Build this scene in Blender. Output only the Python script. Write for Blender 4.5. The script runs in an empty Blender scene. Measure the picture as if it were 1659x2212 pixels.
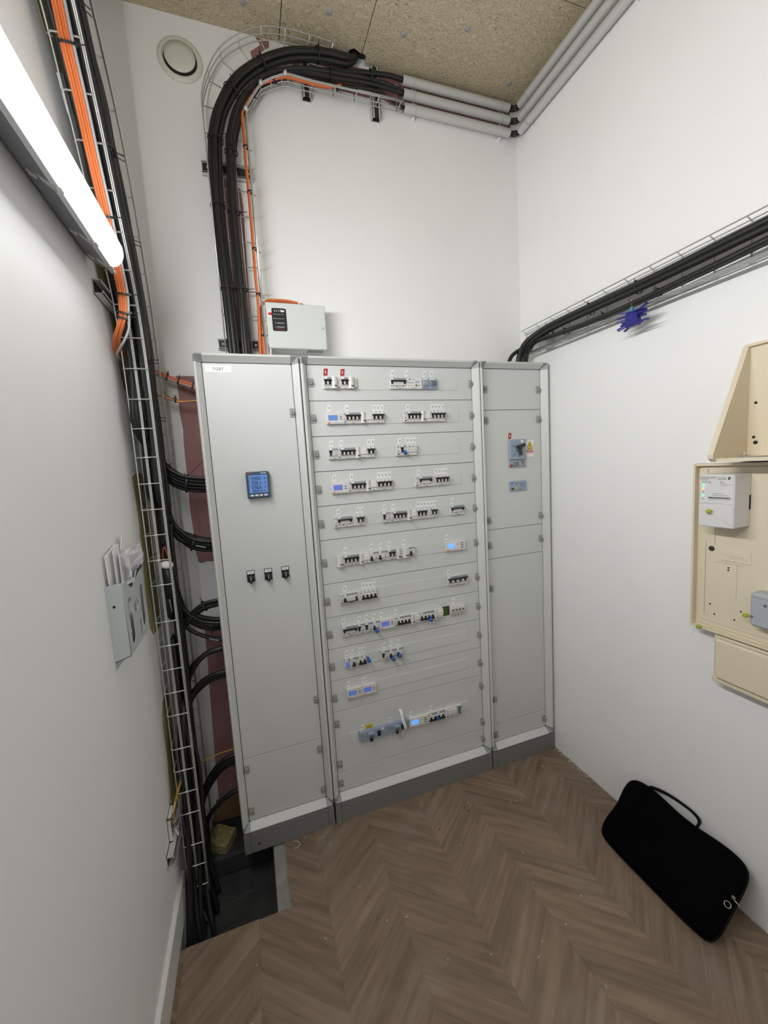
import bpy, bmesh, math, random
from mathutils import Vector, Matrix, Euler

# ------------------------------------------------------------------ camera, world, exposure
S = bpy.context.scene
COL = S.collection
CAM_F, CAM_CX, CAM_CY = 838.42, -18.56, -11.34      # focal length and principal point offset, in photo pixels
CAM_TILT, CAM_PAN, CAM_ROLL = 0.10398, 0.31341, -0.06146
CAM_POS = Vector((0.1552, -1.6391, 1.6328))
def make_camera():
    t, p, r = CAM_TILT, CAM_PAN, CAM_ROLL
    f = Vector((math.sin(p)*math.cos(t), math.cos(p)*math.cos(t), -math.sin(t)))
    rt = Vector((math.cos(p), -math.sin(p), 0)); u = rt.cross(f)
    c, s = math.cos(r), math.sin(r)
    R, U = c*rt + s*u, -s*rt + c*u
    m = Matrix(((R.x, U.x, -f.x, CAM_POS.x), (R.y, U.y, -f.y, CAM_POS.y), (R.z, U.z, -f.z, CAM_POS.z), (0, 0, 0, 1)))
    d = bpy.data.cameras.new('camera'); d.sensor_fit = 'HORIZONTAL'; d.sensor_width = 36.0
    d.lens = CAM_F*36.0/1659.0; d.shift_x = -CAM_CX/1659.0; d.shift_y = CAM_CY/1659.0
    d.clip_start = 0.02; d.clip_end = 50
    o = bpy.data.objects.new('camera', d); COL.objects.link(o); o.matrix_world = m
    S.camera = o
make_camera()
W = bpy.data.worlds.new('world'); S.world = W; W.use_nodes = True
W.node_tree.nodes['Background'].inputs[0].default_value = (0.9, 0.95, 1.0, 1)
W.node_tree.nodes['Background'].inputs[1].default_value = 0.02
S.view_settings.view_transform = 'Standard'; S.view_settings.look = 'None'
S.view_settings.exposure = 0.0; S.view_settings.gamma = 1.0; S.view_settings.use_curve_mapping = False
try:
    S.cycles.max_bounces = 10; S.cycles.diffuse_bounces = 6; S.cycles.use_denoising = True
except Exception: pass
LAMP_STRENGTH = 62.0
rnd = random.Random(7)

# ------------------------------------------------------------------ materials
MATS = {}
def mat(name, col, rough=0.5, metal=0.0, emit=None, estr=0.0, spec=0.5, noise=0.0, nscale=20.0, bump=0.0, bscale=60.0, alpha=1.0, trans=0.0, coat=0.0):
    m = bpy.data.materials.new(name); m.use_nodes = True
    nt = m.node_tree; b = nt.nodes['Principled BSDF']
    b.inputs['Base Color'].default_value = (*col, 1); b.inputs['Roughness'].default_value = rough
    b.inputs['Metallic'].default_value = metal; b.inputs['Specular IOR Level'].default_value = spec
    b.inputs['Alpha'].default_value = alpha; b.inputs['Transmission Weight'].default_value = trans
    if emit: b.inputs['Emission Color'].default_value = (*emit, 1); b.inputs['Emission Strength'].default_value = estr
    if noise or bump:
        tc = nt.nodes.new('ShaderNodeTexCoord')
        if noise:
            n = nt.nodes.new('ShaderNodeTexNoise'); n.inputs['Scale'].default_value = nscale; n.inputs['Detail'].default_value = 5
            nt.links.new(tc.outputs['Object'], n.inputs['Vector'])
            r = nt.nodes.new('ShaderNodeValToRGB')
            r.color_ramp.elements[0].position = 0.3; r.color_ramp.elements[1].position = 0.7
            r.color_ramp.elements[0].color = (*[max(0, c*(1-noise)) for c in col], 1)
            r.color_ramp.elements[1].color = (*[min(1, c*(1+noise)) for c in col], 1)
            nt.links.new(n.outputs['Fac'], r.inputs[0]); nt.links.new(r.outputs[0], b.inputs['Base Color'])
        if bump:
            n2 = nt.nodes.new('ShaderNodeTexNoise'); n2.inputs['Scale'].default_value = bscale; n2.inputs['Detail'].default_value = 4
            nt.links.new(tc.outputs['Object'], n2.inputs['Vector'])
            bp = nt.nodes.new('ShaderNodeBump'); bp.inputs['Strength'].default_value = bump; bp.inputs['Distance'].default_value = 0.002
            nt.links.new(n2.outputs['Fac'], bp.inputs['Height']); nt.links.new(bp.outputs[0], b.inputs['Normal'])
    MATS[name] = m
    return m
mat('wall_paint', (0.86, 0.865, 0.865), 0.62, noise=0.015, nscale=3, bump=0.12, bscale=90)
mat('pink_board', (0.30, 0.16, 0.155), 0.8, noise=0.08, nscale=14, bump=0.1)
mat('olive_board', (0.30, 0.27, 0.125), 0.8, noise=0.18, nscale=12, bump=0.2)
mat('filler_white', (0.66, 0.65, 0.65), 0.75, noise=0.06, nscale=18)
mat('skirting', (0.74, 0.74, 0.72), 0.4)
mat('cabinet_grey', (0.615, 0.63, 0.625), 0.42, bump=0.05, bscale=900, noise=0.01, nscale=6)
mat('cabinet_frame', (0.63, 0.64, 0.63), 0.38, bump=0.05, bscale=900)
mat('corner_grey', (0.31, 0.32, 0.325), 0.45)
mat('plinth_grey', (0.195, 0.193, 0.192), 0.5, bump=0.06, bscale=700)
mat('gap_black', (0.015, 0.015, 0.016), 0.7)
mat('lock_grey', (0.33, 0.335, 0.335), 0.4)
mat('lock_core', (0.20, 0.20, 0.21), 0.35, metal=0.4)
mat('clear_plastic', (0.60, 0.61, 0.61), 0.25)
mat('device_white', (0.66, 0.66, 0.645), 0.4, noise=0.02, nscale=60)
mat('device_cream', (0.70, 0.69, 0.66), 0.4)
mat('device_strip', (0.30, 0.325, 0.345), 0.3)
mat('device_blue_grey', (0.29, 0.36, 0.46), 0.4)
mat('blue_grey_dark', (0.11, 0.14, 0.185), 0.4)
mat('toggle_black', (0.012, 0.012, 0.013), 0.35)
mat('print_dark', (0.07, 0.07, 0.075), 0.6)
mat('print_grey', (0.28, 0.28, 0.285), 0.6)
mat('paper_white', (0.82, 0.82, 0.82), 0.6)
mat('label_red', (0.36, 0.012, 0.022), 0.5)
mat('label_yellow', (0.75, 0.55, 0.02), 0.5)
mat('stub_pink', (0.66, 0.56, 0.54), 0.5)
mat('lcd_blue', (0.10, 0.20, 0.48), 0.3, emit=(0.16, 0.32, 0.8), estr=0.22)
mat('lcd_violet', (0.10, 0.15, 0.48), 0.3, emit=(0.16, 0.22, 0.85), estr=0.28)
mat('lcd_bright', (0.15, 0.35, 0.8), 0.3, emit=(0.10, 0.36, 1.0), estr=0.85)
mat('lcd_text', (0.16, 0.28, 0.62), 0.4, emit=(0.2, 0.36, 0.9), estr=0.12)
mat('lcd_digit', (0.01, 0.015, 0.06), 0.5)
mat('meter_case', (0.045, 0.085, 0.14), 0.4)
mat('seal_blue', (0.02, 0.11, 0.42), 0.35)
mat('tag_blue', (0.012, 0.012, 0.20), 0.4)
mat('tag_light', (0.08, 0.24, 0.42), 0.4)
mat('seal_green', (0.36, 0.45, 0.02), 0.4)
mat('led_green', (0.2, 0.8, 0.4), 0.4, emit=(0.15, 1.0, 0.35), estr=1.2)
mat('led_orange', (0.9, 0.5, 0.25), 0.4, emit=(1.0, 0.42, 0.15), estr=1.1)
mat('term_green', (0.05, 0.12, 0.01), 0.5, noise=0.5, nscale=120)
mat('beige_plastic', (0.73, 0.65, 0.495), 0.45, bump=0.05, bscale=400)
mat('beige_dark', (0.42, 0.35, 0.24), 0.6)
mat('comm_white', (0.68, 0.68, 0.69), 0.4)
mat('grey_plastic', (0.40, 0.43, 0.46), 0.45)
mat('cable_black', (0.012, 0.012, 0.0125), 0.42, bump=0.15, bscale=50)
mat('tie_black', (0.01, 0.01, 0.01), 0.5)
mat('cable_orange', (0.66, 0.17, 0.045), 0.45)
mat('cable_orange_dark', (0.50, 0.10, 0.028), 0.5)
mat('cable_grey', (0.36, 0.36, 0.38), 0.45)
mat('cable_grey_dark', (0.12, 0.12, 0.125), 0.5)
mat('cable_brown', (0.10, 0.045, 0.03), 0.5)
mat('cable_yellow', (0.42, 0.24, 0.02), 0.5)
mat('copper', (0.60, 0.30, 0.13), 0.35, metal=0.7)
mat('galv_wire', (0.60, 0.61, 0.60), 0.30, metal=0.75)
mat('galv_plate', (0.55, 0.57, 0.59), 0.4, metal=0.4, noise=0.08, nscale=40)
mat('strut_metal', (0.62, 0.62, 0.61), 0.45, metal=0.3)
mat('strut_inside', (0.02, 0.02, 0.02), 0.6)
mat('conduit_grey', (0.50, 0.50, 0.485), 0.5)
mat('vent_cream', (0.68, 0.675, 0.60), 0.4)
mat('vent_dark', (0.02, 0.02, 0.02), 0.8)
mat('box_grey', (0.60, 0.635, 0.62), 0.5, bump=0.08, bscale=600)
mat('plate_black', (0.013, 0.013, 0.015), 0.4)
mat('print_white', (0.85, 0.85, 0.85), 0.5)
mat('print_red', (0.55, 0.02, 0.03), 0.5)
mat('lamp_housing', (0.20, 0.20, 0.215), 0.5, bump=0.05)
mat('lamp_clip', (0.62, 0.62, 0.63), 0.35, metal=0.3)
mat('lamp_diffuser', (0.9, 0.9, 0.9), 0.4, emit=(1.0, 1.0, 0.99), estr=LAMP_STRENGTH)
mat('lamp_diffuser_edge', (0.9, 0.9, 0.9), 0.4, emit=(1.0, 1.0, 0.99), estr=LAMP_STRENGTH*0.22)
mat('lamp_diffuser_front', (0.9, 0.9, 0.9), 0.4, emit=(1.0, 1.0, 0.99), estr=LAMP_STRENGTH*1.5)
mat('lamp_end', (0.9, 0.9, 0.9), 0.4, emit=(1.0, 1.0, 0.99), estr=6.0)
mat('bag_black', (0.0013, 0.0013, 0.0016), 0.9, spec=0.06, bump=0.3, bscale=300)
mat('bag_trim', (0.0022, 0.0022, 0.0026), 0.7, spec=0.15)
mat('zip_metal', (0.5, 0.46, 0.38), 0.3, metal=0.8)
mat('holder_grey', (0.50, 0.535, 0.54), 0.42)
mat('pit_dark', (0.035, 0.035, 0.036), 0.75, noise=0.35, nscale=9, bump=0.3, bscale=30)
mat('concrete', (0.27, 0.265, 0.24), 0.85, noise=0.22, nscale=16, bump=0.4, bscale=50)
mat('wool', (0.33, 0.27, 0.13), 0.95, noise=0.25, nscale=60, bump=0.8, bscale=150)
mat('cardboard', (0.17, 0.095, 0.045), 0.85, noise=0.1)
mat('plaster_bit', (0.6, 0.58, 0.52), 0.9)
mat('dark_bit', (0.05, 0.035, 0.025), 0.8)

def film_mat():
    m = bpy.data.materials.new('plastic_film'); m.use_nodes = True; nt = m.node_tree
    b = nt.nodes['Principled BSDF']; b.inputs['Base Color'].default_value = (0.75, 0.75, 0.78, 1); b.inputs['Roughness'].default_value = 0.25
    b.inputs['Alpha'].default_value = 0.55
    MATS['plastic_film'] = m
film_mat()

def wood_mat():
    m = bpy.data.materials.new('plank_wood'); m.use_nodes = True; nt = m.node_tree; L = nt.links
    b = nt.nodes['Principled BSDF']; b.inputs['Roughness'].default_value = 0.5; b.inputs['Specular IOR Level'].default_value = 0.35
    uv = nt.nodes.new('ShaderNodeUVMap'); uv.uv_map = 'UVMap'
    oi = nt.nodes.new('ShaderNodeObjectInfo')
    mul = nt.nodes.new('ShaderNodeMath'); mul.operation = 'MULTIPLY'; mul.inputs[1].default_value = 37.0
    L.new(oi.outputs['Random'], mul.inputs[0])
    cx = nt.nodes.new('ShaderNodeCombineXYZ'); L.new(mul.outputs[0], cx.inputs[2]); L.new(mul.outputs[0], cx.inputs[0])
    add = nt.nodes.new('ShaderNodeVectorMath'); add.operation = 'ADD'; L.new(uv.outputs[0], add.inputs[0]); L.new(cx.outputs[0], add.inputs[1])
    mp = nt.nodes.new('ShaderNodeMapping'); mp.inputs['Scale'].default_value = (2.5, 36.0, 1.0); L.new(add.outputs[0], mp.inputs[0])
    n1 = nt.nodes.new('ShaderNodeTexNoise'); n1.inputs['Scale'].default_value = 1.0; n1.inputs['Detail'].default_value = 6; n1.inputs['Distortion'].default_value = 0.6
    L.new(mp.outputs[0], n1.inputs['Vector'])
    mp2 = nt.nodes.new('ShaderNodeMapping'); mp2.inputs['Scale'].default_value = (4.0, 16.0, 1.0); L.new(add.outputs[0], mp2.inputs[0])
    n2 = nt.nodes.new('ShaderNodeTexNoise'); n2.inputs['Scale'].default_value = 1.0; n2.inputs['Detail'].default_value = 3; n2.inputs['Distortion'].default_value = 1.2
    L.new(mp2.outputs[0], n2.inputs['Vector'])
    r1 = nt.nodes.new('ShaderNodeValToRGB'); e = r1.color_ramp.elements
    e[0].position = 0.30; e[0].color = (0.178, 0.124, 0.085, 1); e[1].position = 0.70; e[1].color = (0.285, 0.211, 0.153, 1)
    L.new(n1.outputs['Fac'], r1.inputs[0])
    r2 = nt.nodes.new('ShaderNodeValToRGB'); e = r2.color_ramp.elements
    e[0].position = 0.35; e[0].color = (0.88, 0.87, 0.86, 1); e[1].position = 0.65; e[1].color = (1.06, 1.06, 1.05, 1)
    L.new(n2.outputs['Fac'], r2.inputs[0])
    mx = nt.nodes.new('ShaderNodeMixRGB'); mx.blend_type = 'MULTIPLY'; mx.inputs[0].default_value = 1.0
    L.new(r1.outputs[0], mx.inputs[1]); L.new(r2.outputs[0], mx.inputs[2])
    r3 = nt.nodes.new('ShaderNodeValToRGB'); e = r3.color_ramp.elements
    e[0].color = (0.92, 0.915, 0.91, 1); e[1].color = (1.06, 1.06, 1.05, 1); L.new(oi.outputs['Random'], r3.inputs[0])
    mx2 = nt.nodes.new('ShaderNodeMixRGB'); mx2.blend_type = 'MULTIPLY'; mx2.inputs[0].default_value = 1.0
    L.new(mx.outputs[0], mx2.inputs[1]); L.new(r3.outputs[0], mx2.inputs[2])
    # pale dust, in soft patches over the boards
    gd = nt.nodes.new('ShaderNodeNewGeometry'); n3 = nt.nodes.new('ShaderNodeTexNoise'); n3.inputs['Scale'].default_value = 4.0; n3.inputs['Detail'].default_value = 6
    L.new(gd.outputs['Position'], n3.inputs['Vector'])
    r4 = nt.nodes.new('ShaderNodeValToRGB'); e = r4.color_ramp.elements
    e[0].position = 0.55; e[0].color = (0, 0, 0, 1); e[1].position = 0.8; e[1].color = (0.35, 0.35, 0.35, 1); L.new(n3.outputs['Fac'], r4.inputs[0])
    mx3 = nt.nodes.new('ShaderNodeMixRGB'); L.new(r4.outputs[0], mx3.inputs[0]); L.new(mx2.outputs[0], mx3.inputs[1]); mx3.inputs[2].default_value = (0.34, 0.29, 0.25, 1)
    L.new(mx3.outputs[0], b.inputs['Base Color'])
    bp = nt.nodes.new('ShaderNodeBump'); bp.inputs['Strength'].default_value = 0.12; bp.inputs['Distance'].default_value = 0.001
    L.new(n1.outputs['Fac'], bp.inputs['Height']); L.new(bp.outputs[0], b.inputs['Normal'])
    MATS['plank_wood'] = m
wood_mat()

def woodwool_mat():
    m = bpy.data.materials.new('wood_wool_board'); m.use_nodes = True; nt = m.node_tree; L = nt.links
    b = nt.nodes['Principled BSDF']; b.inputs['Roughness'].default_value = 0.95; b.inputs['Specular IOR Level'].default_value = 0.1
    tc = nt.nodes.new('ShaderNodeTexCoord')
    nd = nt.nodes.new('ShaderNodeTexNoise'); nd.inputs['Scale'].default_value = 40; nd.inputs['Detail'].default_value = 2
    L.new(tc.outputs['Object'], nd.inputs['Vector'])
    sc = nt.nodes.new('ShaderNodeVectorMath'); sc.operation = 'SCALE'; sc.inputs['Scale'].default_value = 0.035
    L.new(nd.outputs['Color'], sc.inputs[0])
    ad = nt.nodes.new('ShaderNodeVectorMath'); ad.operation = 'ADD'; L.new(tc.outputs['Object'], ad.inputs[0]); L.new(sc.outputs[0], ad.inputs[1])
    outs = []
    for rot, scl in ((0.5, (95, 560, 60)), (1.7, (110, 640, 60)), (2.7, (85, 520, 60))):
        mp = nt.nodes.new('ShaderNodeMapping'); mp.inputs['Rotation'].default_value = (0, 0, rot); mp.inputs['Scale'].default_value = scl
        L.new(ad.outputs[0], mp.inputs[0])
        n = nt.nodes.new('ShaderNodeTexNoise'); n.inputs['Scale'].default_value = 1.0; n.inputs['Detail'].default_value = 1.0; n.inputs['Distortion'].default_value = 0.4
        L.new(mp.outputs[0], n.inputs['Vector']); outs.append(n.outputs['Fac'])
    m1 = nt.nodes.new('ShaderNodeMath'); m1.operation = 'MAXIMUM'; L.new(outs[0], m1.inputs[0]); L.new(outs[1], m1.inputs[1])
    m2 = nt.nodes.new('ShaderNodeMath'); m2.operation = 'MAXIMUM'; L.new(m1.outputs[0], m2.inputs[0]); L.new(outs[2], m2.inputs[1])
    r = nt.nodes.new('ShaderNodeValToRGB'); e = r.color_ramp.elements
    e[0].position = 0.40; e[0].color = (0.17, 0.14, 0.09, 1); e[1].position = 0.76; e[1].color = (0.66, 0.575, 0.415, 1)
    x = e.new(0.52); x.color = (0.475, 0.40, 0.275, 1)
    L.new(m2.outputs[0], r.inputs[0]); L.new(r.outputs[0], b.inputs['Base Color'])
    bp = nt.nodes.new('ShaderNodeBump'); bp.inputs['Strength'].default_value = 0.8; bp.inputs['Distance'].default_value = 0.004
    L.new(m2.outputs[0], bp.inputs['Height']); L.new(bp.outputs[0], b.inputs['Normal'])
    MATS['wood_wool_board'] = m
woodwool_mat()

# ------------------------------------------------------------------ mesh helpers
def smooth_path(P, per=6):
    P = [Vector(p) for p in P]
    if len(P) < 3: return P
    Q = [2*P[0]-P[1]] + P + [2*P[-1]-P[-2]]
    out = []
    for i in range(1, len(Q)-2):
        a, b, c, d = Q[i-1], Q[i], Q[i+1], Q[i+2]
        for k in range(per):
            t = k/per
            out.append(0.5*((2*b) + (c-a)*t + (2*a-5*b+4*c-d)*t*t + (3*b-a-3*c+d)*t**3))
    out.append(P[-1])
    return out

class MB:
    """collects shapes (world coordinates) that become ONE mesh object"""
    def __init__(self): self.v, self.f, self.s, self.m, self.mats, self.uv = [], [], [], [], [], None
    def mi(self, name):
        if name not in self.mats: self.mats.append(name)
        return self.mats.index(name)
    def add(self, V, F, m='device_white', smooth=False):
        o = len(self.v); self.v += [tuple(x) for x in V]; k = self.mi(m)
        for f in F: self.f.append([o+i for i in f]); self.s.append(smooth); self.m.append(k)
        return self
    def box(self, a, b, m='device_white', c=0.0):
        x0, y0, z0 = [min(p, q) for p, q in zip(a, b)]; x1, y1, z1 = [max(p, q) for p, q in zip(a, b)]
        c = min(c, 0.45*min(x1-x0, y1-y0, z1-z0))
        if c <= 0:
            V = [(x0,y0,z0),(x1,y0,z0),(x1,y1,z0),(x0,y1,z0),(x0,y0,z1),(x1,y0,z1),(x1,y1,z1),(x0,y1,z1)]
            return self.add(V, [(0,3,2,1),(4,5,6,7),(0,1,5,4),(1,2,6,5),(2,3,7,6),(3,0,4,7)], m)
        bm = bmesh.new(); bmesh.ops.create_cube(bm, size=1)
        for v in bm.verts: v.co = Vector(((x0+x1)/2+v.co.x*(x1-x0), (y0+y1)/2+v.co.y*(y1-y0), (z0+z1)/2+v.co.z*(z1-z0)))
        bmesh.ops.bevel(bm, geom=bm.edges[:], offset=c, segments=1, affect='EDGES')
        bm.verts.index_update()
        self.add([v.co for v in bm.verts], [[v.index for v in f.verts] for f in bm.faces], m); bm.free()
        return self
    def obox(self, center, half, rot, m='device_white'):
        """oriented box: rot is a 3x3 matrix"""
        V = []
        for dz in (-1, 1):
            for dx, dy in ((-1,-1),(1,-1),(1,1),(-1,1)):
                V.append(Vector(center) + rot @ Vector((dx*half[0], dy*half[1], dz*half[2])))
        return self.add(V, [(0,3,2,1),(4,5,6,7),(0,1,5,4),(1,2,6,5),(2,3,7,6),(3,0,4,7)], m)
    def prism(self, poly, d, m='device_white'):
        """extrude a 3D polygon by vector d"""
        n = len(poly); d = Vector(d); A = [Vector(p) for p in poly]; B = [p+d for p in A]
        F = [list(range(n)), list(range(2*n-1, n-1, -1))] + [(i, n+i, n+(i+1) % n, (i+1) % n) for i in range(n)]
        nrm = Vector((0, 0, 0))
        for i in range(n): nrm += A[i].cross(A[(i+1) % n])
        if nrm.dot(d) > 0: F = [list(reversed(f)) for f in F]
        return self.add(A+B, F, m)
    def tube(self, P, r, n=8, m='cable_black', cap=True, closed=False):
        P = [Vector(p) for p in P]
        Q = [P[0]]
        for p in P[1:]:
            if (p-Q[-1]).length > 1e-5: Q.append(p)
        P = Q
        if len(P) < 2: return self
        T = []
        for i in range(len(P)):
            a = P[max(0, i-1)]; b = P[min(len(P)-1, i+1)]
            if closed: a, b = P[i-1], P[(i+1) % len(P)]
            T.append((b-a).normalized())
        N = T[0].orthogonal().normalized(); V = []; R = r if callable(r) else (lambda t: r)
        for i, p in enumerate(P):
            N = (N - T[i]*N.dot(T[i])); N = N.normalized() if N.length > 1e-6 else T[i].orthogonal().normalized()
            B = T[i].cross(N); rr = R(i/(len(P)-1))
            for k in range(n):
                a = 2*math.pi*k/n; V.append(p + N*(rr*math.cos(a)) + B*(rr*math.sin(a)))
        F = []
        L = len(P) if closed else len(P)-1
        for i in range(L):
            j = (i+1) % len(P)
            for k in range(n): F.append((i*n+k, i*n+(k+1) % n, j*n+(k+1) % n, j*n+k))
        self.add(V, F, m, True)
        if cap and not closed:
            o = len(V); b0 = len(self.v)-o
            self.f.append([b0+k for k in range(n-1, -1, -1)]); self.s.append(False); self.m.append(self.mi(m))
            self.f.append([b0+o-n+k for k in range(n)]); self.s.append(False); self.m.append(self.mi(m))
        return self
    def lathe(self, c, prof, axis=(0, -1, 0), n=24, m='device_white', smooth=True):
        """prof: (radius, distance along axis)"""
        ax = Vector(axis).normalized(); u = ax.orthogonal().normalized(); w = ax.cross(u); c = Vector(c); V = []
        for r, h in prof:
            for k in range(n):
                a = 2*math.pi*k/n; V.append(c + ax*h + u*(r*math.cos(a)) + w*(r*math.sin(a)))
        F = []
        for i in range(len(prof)-1):
            for k in range(n): F.append((i*n+k, i*n+(k+1) % n, (i+1)*n+(k+1) % n, (i+1)*n+k))
        if prof[0][0] > 1e-6: F.append([k for k in range(n-1, -1, -1)])
        if prof[-1][0] > 1e-6: F.append([(len(prof)-1)*n+k for k in range(n)])
        return self.add(V, F, m, smooth)
    def cyl(self, a, b, r, n=12, m='device_white'):
        return self.tube([a, b], r, n, m)
    def mesh(self, name, off=(0, 0, 0)):
        me = bpy.data.meshes.new(name)
        o = Vector(off)
        me.from_pydata([tuple(Vector(p)-o) for p in self.v], [], self.f)
        for n in self.mats: me.materials.append(MATS[n])
        me.polygons.foreach_set('material_index', self.m); me.polygons.foreach_set('use_smooth', self.s)
        me.update()
        return me
    def center(self):
        xs = [p[0] for p in self.v]; ys = [p[1] for p in self.v]; zs = [p[2] for p in self.v]
        return Vector(((min(xs)+max(xs))/2, (min(ys)+max(ys))/2, min(zs)))
    def build(self, name, parent=None, label=None, cat=None, group=None, kind=None):
        org = parent['_o'] if parent is not None else self.center()
        org = Vector(org)
        o = bpy.data.objects.new(name, self.mesh(name, org)); COL.objects.link(o)
        if parent is not None: o.parent = parent
        else: o.location = org
        o['_o'] = tuple(org)
        return tag(o, label, cat, group, kind)
def tag(o, label=None, cat=None, group=None, kind=None):
    if label: o['label'] = label
    if cat: o['category'] = cat
    if group: o['group'] = group
    if kind: o['kind'] = kind
    return o
def thing(name, loc, label, cat, group=None):
    o = bpy.data.objects.new(name, None); o.empty_display_size = 0.02; COL.objects.link(o); o.location = loc; o['_o'] = tuple(loc)
    return tag(o, label, cat, group)
def put(name, me, parent, loc):
    """a part that shares mesh data; loc in world coordinates"""
    o = bpy.data.objects.new(name, me); COL.objects.link(o)
    if parent is not None: o.parent = parent; o.location = Vector(loc)-Vector(parent['_o'])
    else: o.location = loc
    o['_o'] = tuple(loc)
    return o
CACHE = {}
def cached(key, fn):
    if key not in CACHE: CACHE[key] = fn().mesh(key)
    return CACHE[key]
def text_mesh(txt, size, align='LEFT', name='print', m='print_dark', spacing=1.0, squash=1.0):
    c = bpy.data.curves.new(name, 'FONT'); c.body = txt; c.size = size; c.align_x = align; c.space_character = spacing; c.resolution_u = 2
    c.fill_mode = 'FRONT'
    o = bpy.data.objects.new(name, c); COL.objects.link(o)
    dg = bpy.context.evaluated_depsgraph_get(); me = bpy.data.meshes.new_from_object(o.evaluated_get(dg))
    bpy.data.objects.remove(o); me.materials.clear(); me.materials.append(MATS[m])
    me.name = name
    return me
def add_text(mb, txt, size, org, right, up, m='print_dark', align='LEFT', spacing=1.0):
    """flat lettering: org + right*x + up*y"""
    me = text_mesh(txt, size, align, 'print', m, spacing)
    R, U, O = Vector(right).normalized(), Vector(up).normalized(), Vector(org)
    mb.add([O + R*v.co.x + U*v.co.y for v in me.vertices], [list(p.vertices) for p in me.polygons], m)
    bpy.data.meshes.remove(me)
    return mb
def plate_holes(outer, holes, thick, name, m):
    """flat plate (2D outline with holes) as a mesh in its own xy plane, thickness along +-z"""
    c = bpy.data.curves.new(name, 'CURVE'); c.dimensions = '2D'; c.fill_mode = 'BOTH'; c.extrude = thick/2
    for poly in [outer]+holes:
        s = c.splines.new('POLY'); s.points.add(len(poly)-1); s.use_cyclic_u = True
        for i, p in enumerate(poly): s.points[i].co = (p[0], p[1], 0, 1)
    o = bpy.data.objects.new(name, c); COL.objects.link(o)
    dg = bpy.context.evaluated_depsgraph_get(); me = bpy.data.meshes.new_from_object(o.evaluated_get(dg))
    bpy.data.objects.remove(o); me.materials.clear(); me.materials.append(MATS[m]); me.name = name
    return me
def capsule2d(cx, cy, w, h, n=6):
    r = w/2; P = []
    for k in range(n+1): a = math.pi*k/n; P.append((cx + r*math.cos(a), cy + h/2 - r + r*math.sin(a)))
    for k in range(n+1): a = math.pi + math.pi*k/n; P.append((cx + r*math.cos(a), cy - h/2 + r + r*math.sin(a)))
    return P
def clip_poly(P, ax, val, keep_less):
    out = []
    for i in range(len(P)):
        a, b = P[i], P[(i+1) % len(P)]
        da, db = a[ax]-val, b[ax]-val
        if keep_less: da, db = -da, -db
        if da >= 0: out.append(a)
        if (da > 0) != (db > 0) and abs(da-db) > 1e-12:
            t = da/(da-db); out.append(tuple(a[k]+(b[k]-a[k])*t for k in range(len(a))))
    return out

# ------------------------------------------------------------------ room
XL, YB, ZC = -0.228, 0.2184, 3.4548           # left wall, back wall, ceiling
YF = -2.6                                      # wall behind the camera
def xw(y): return 1.6655 - 0.0113*y            # right wall, a touch out of square
def RW(y, z, off=0.0): return Vector((xw(y)-off, y, z))
PIT_X, PIT_Y, LEDGE_X = 0.119, -0.272, 0.170   # floor opening at the left

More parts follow.
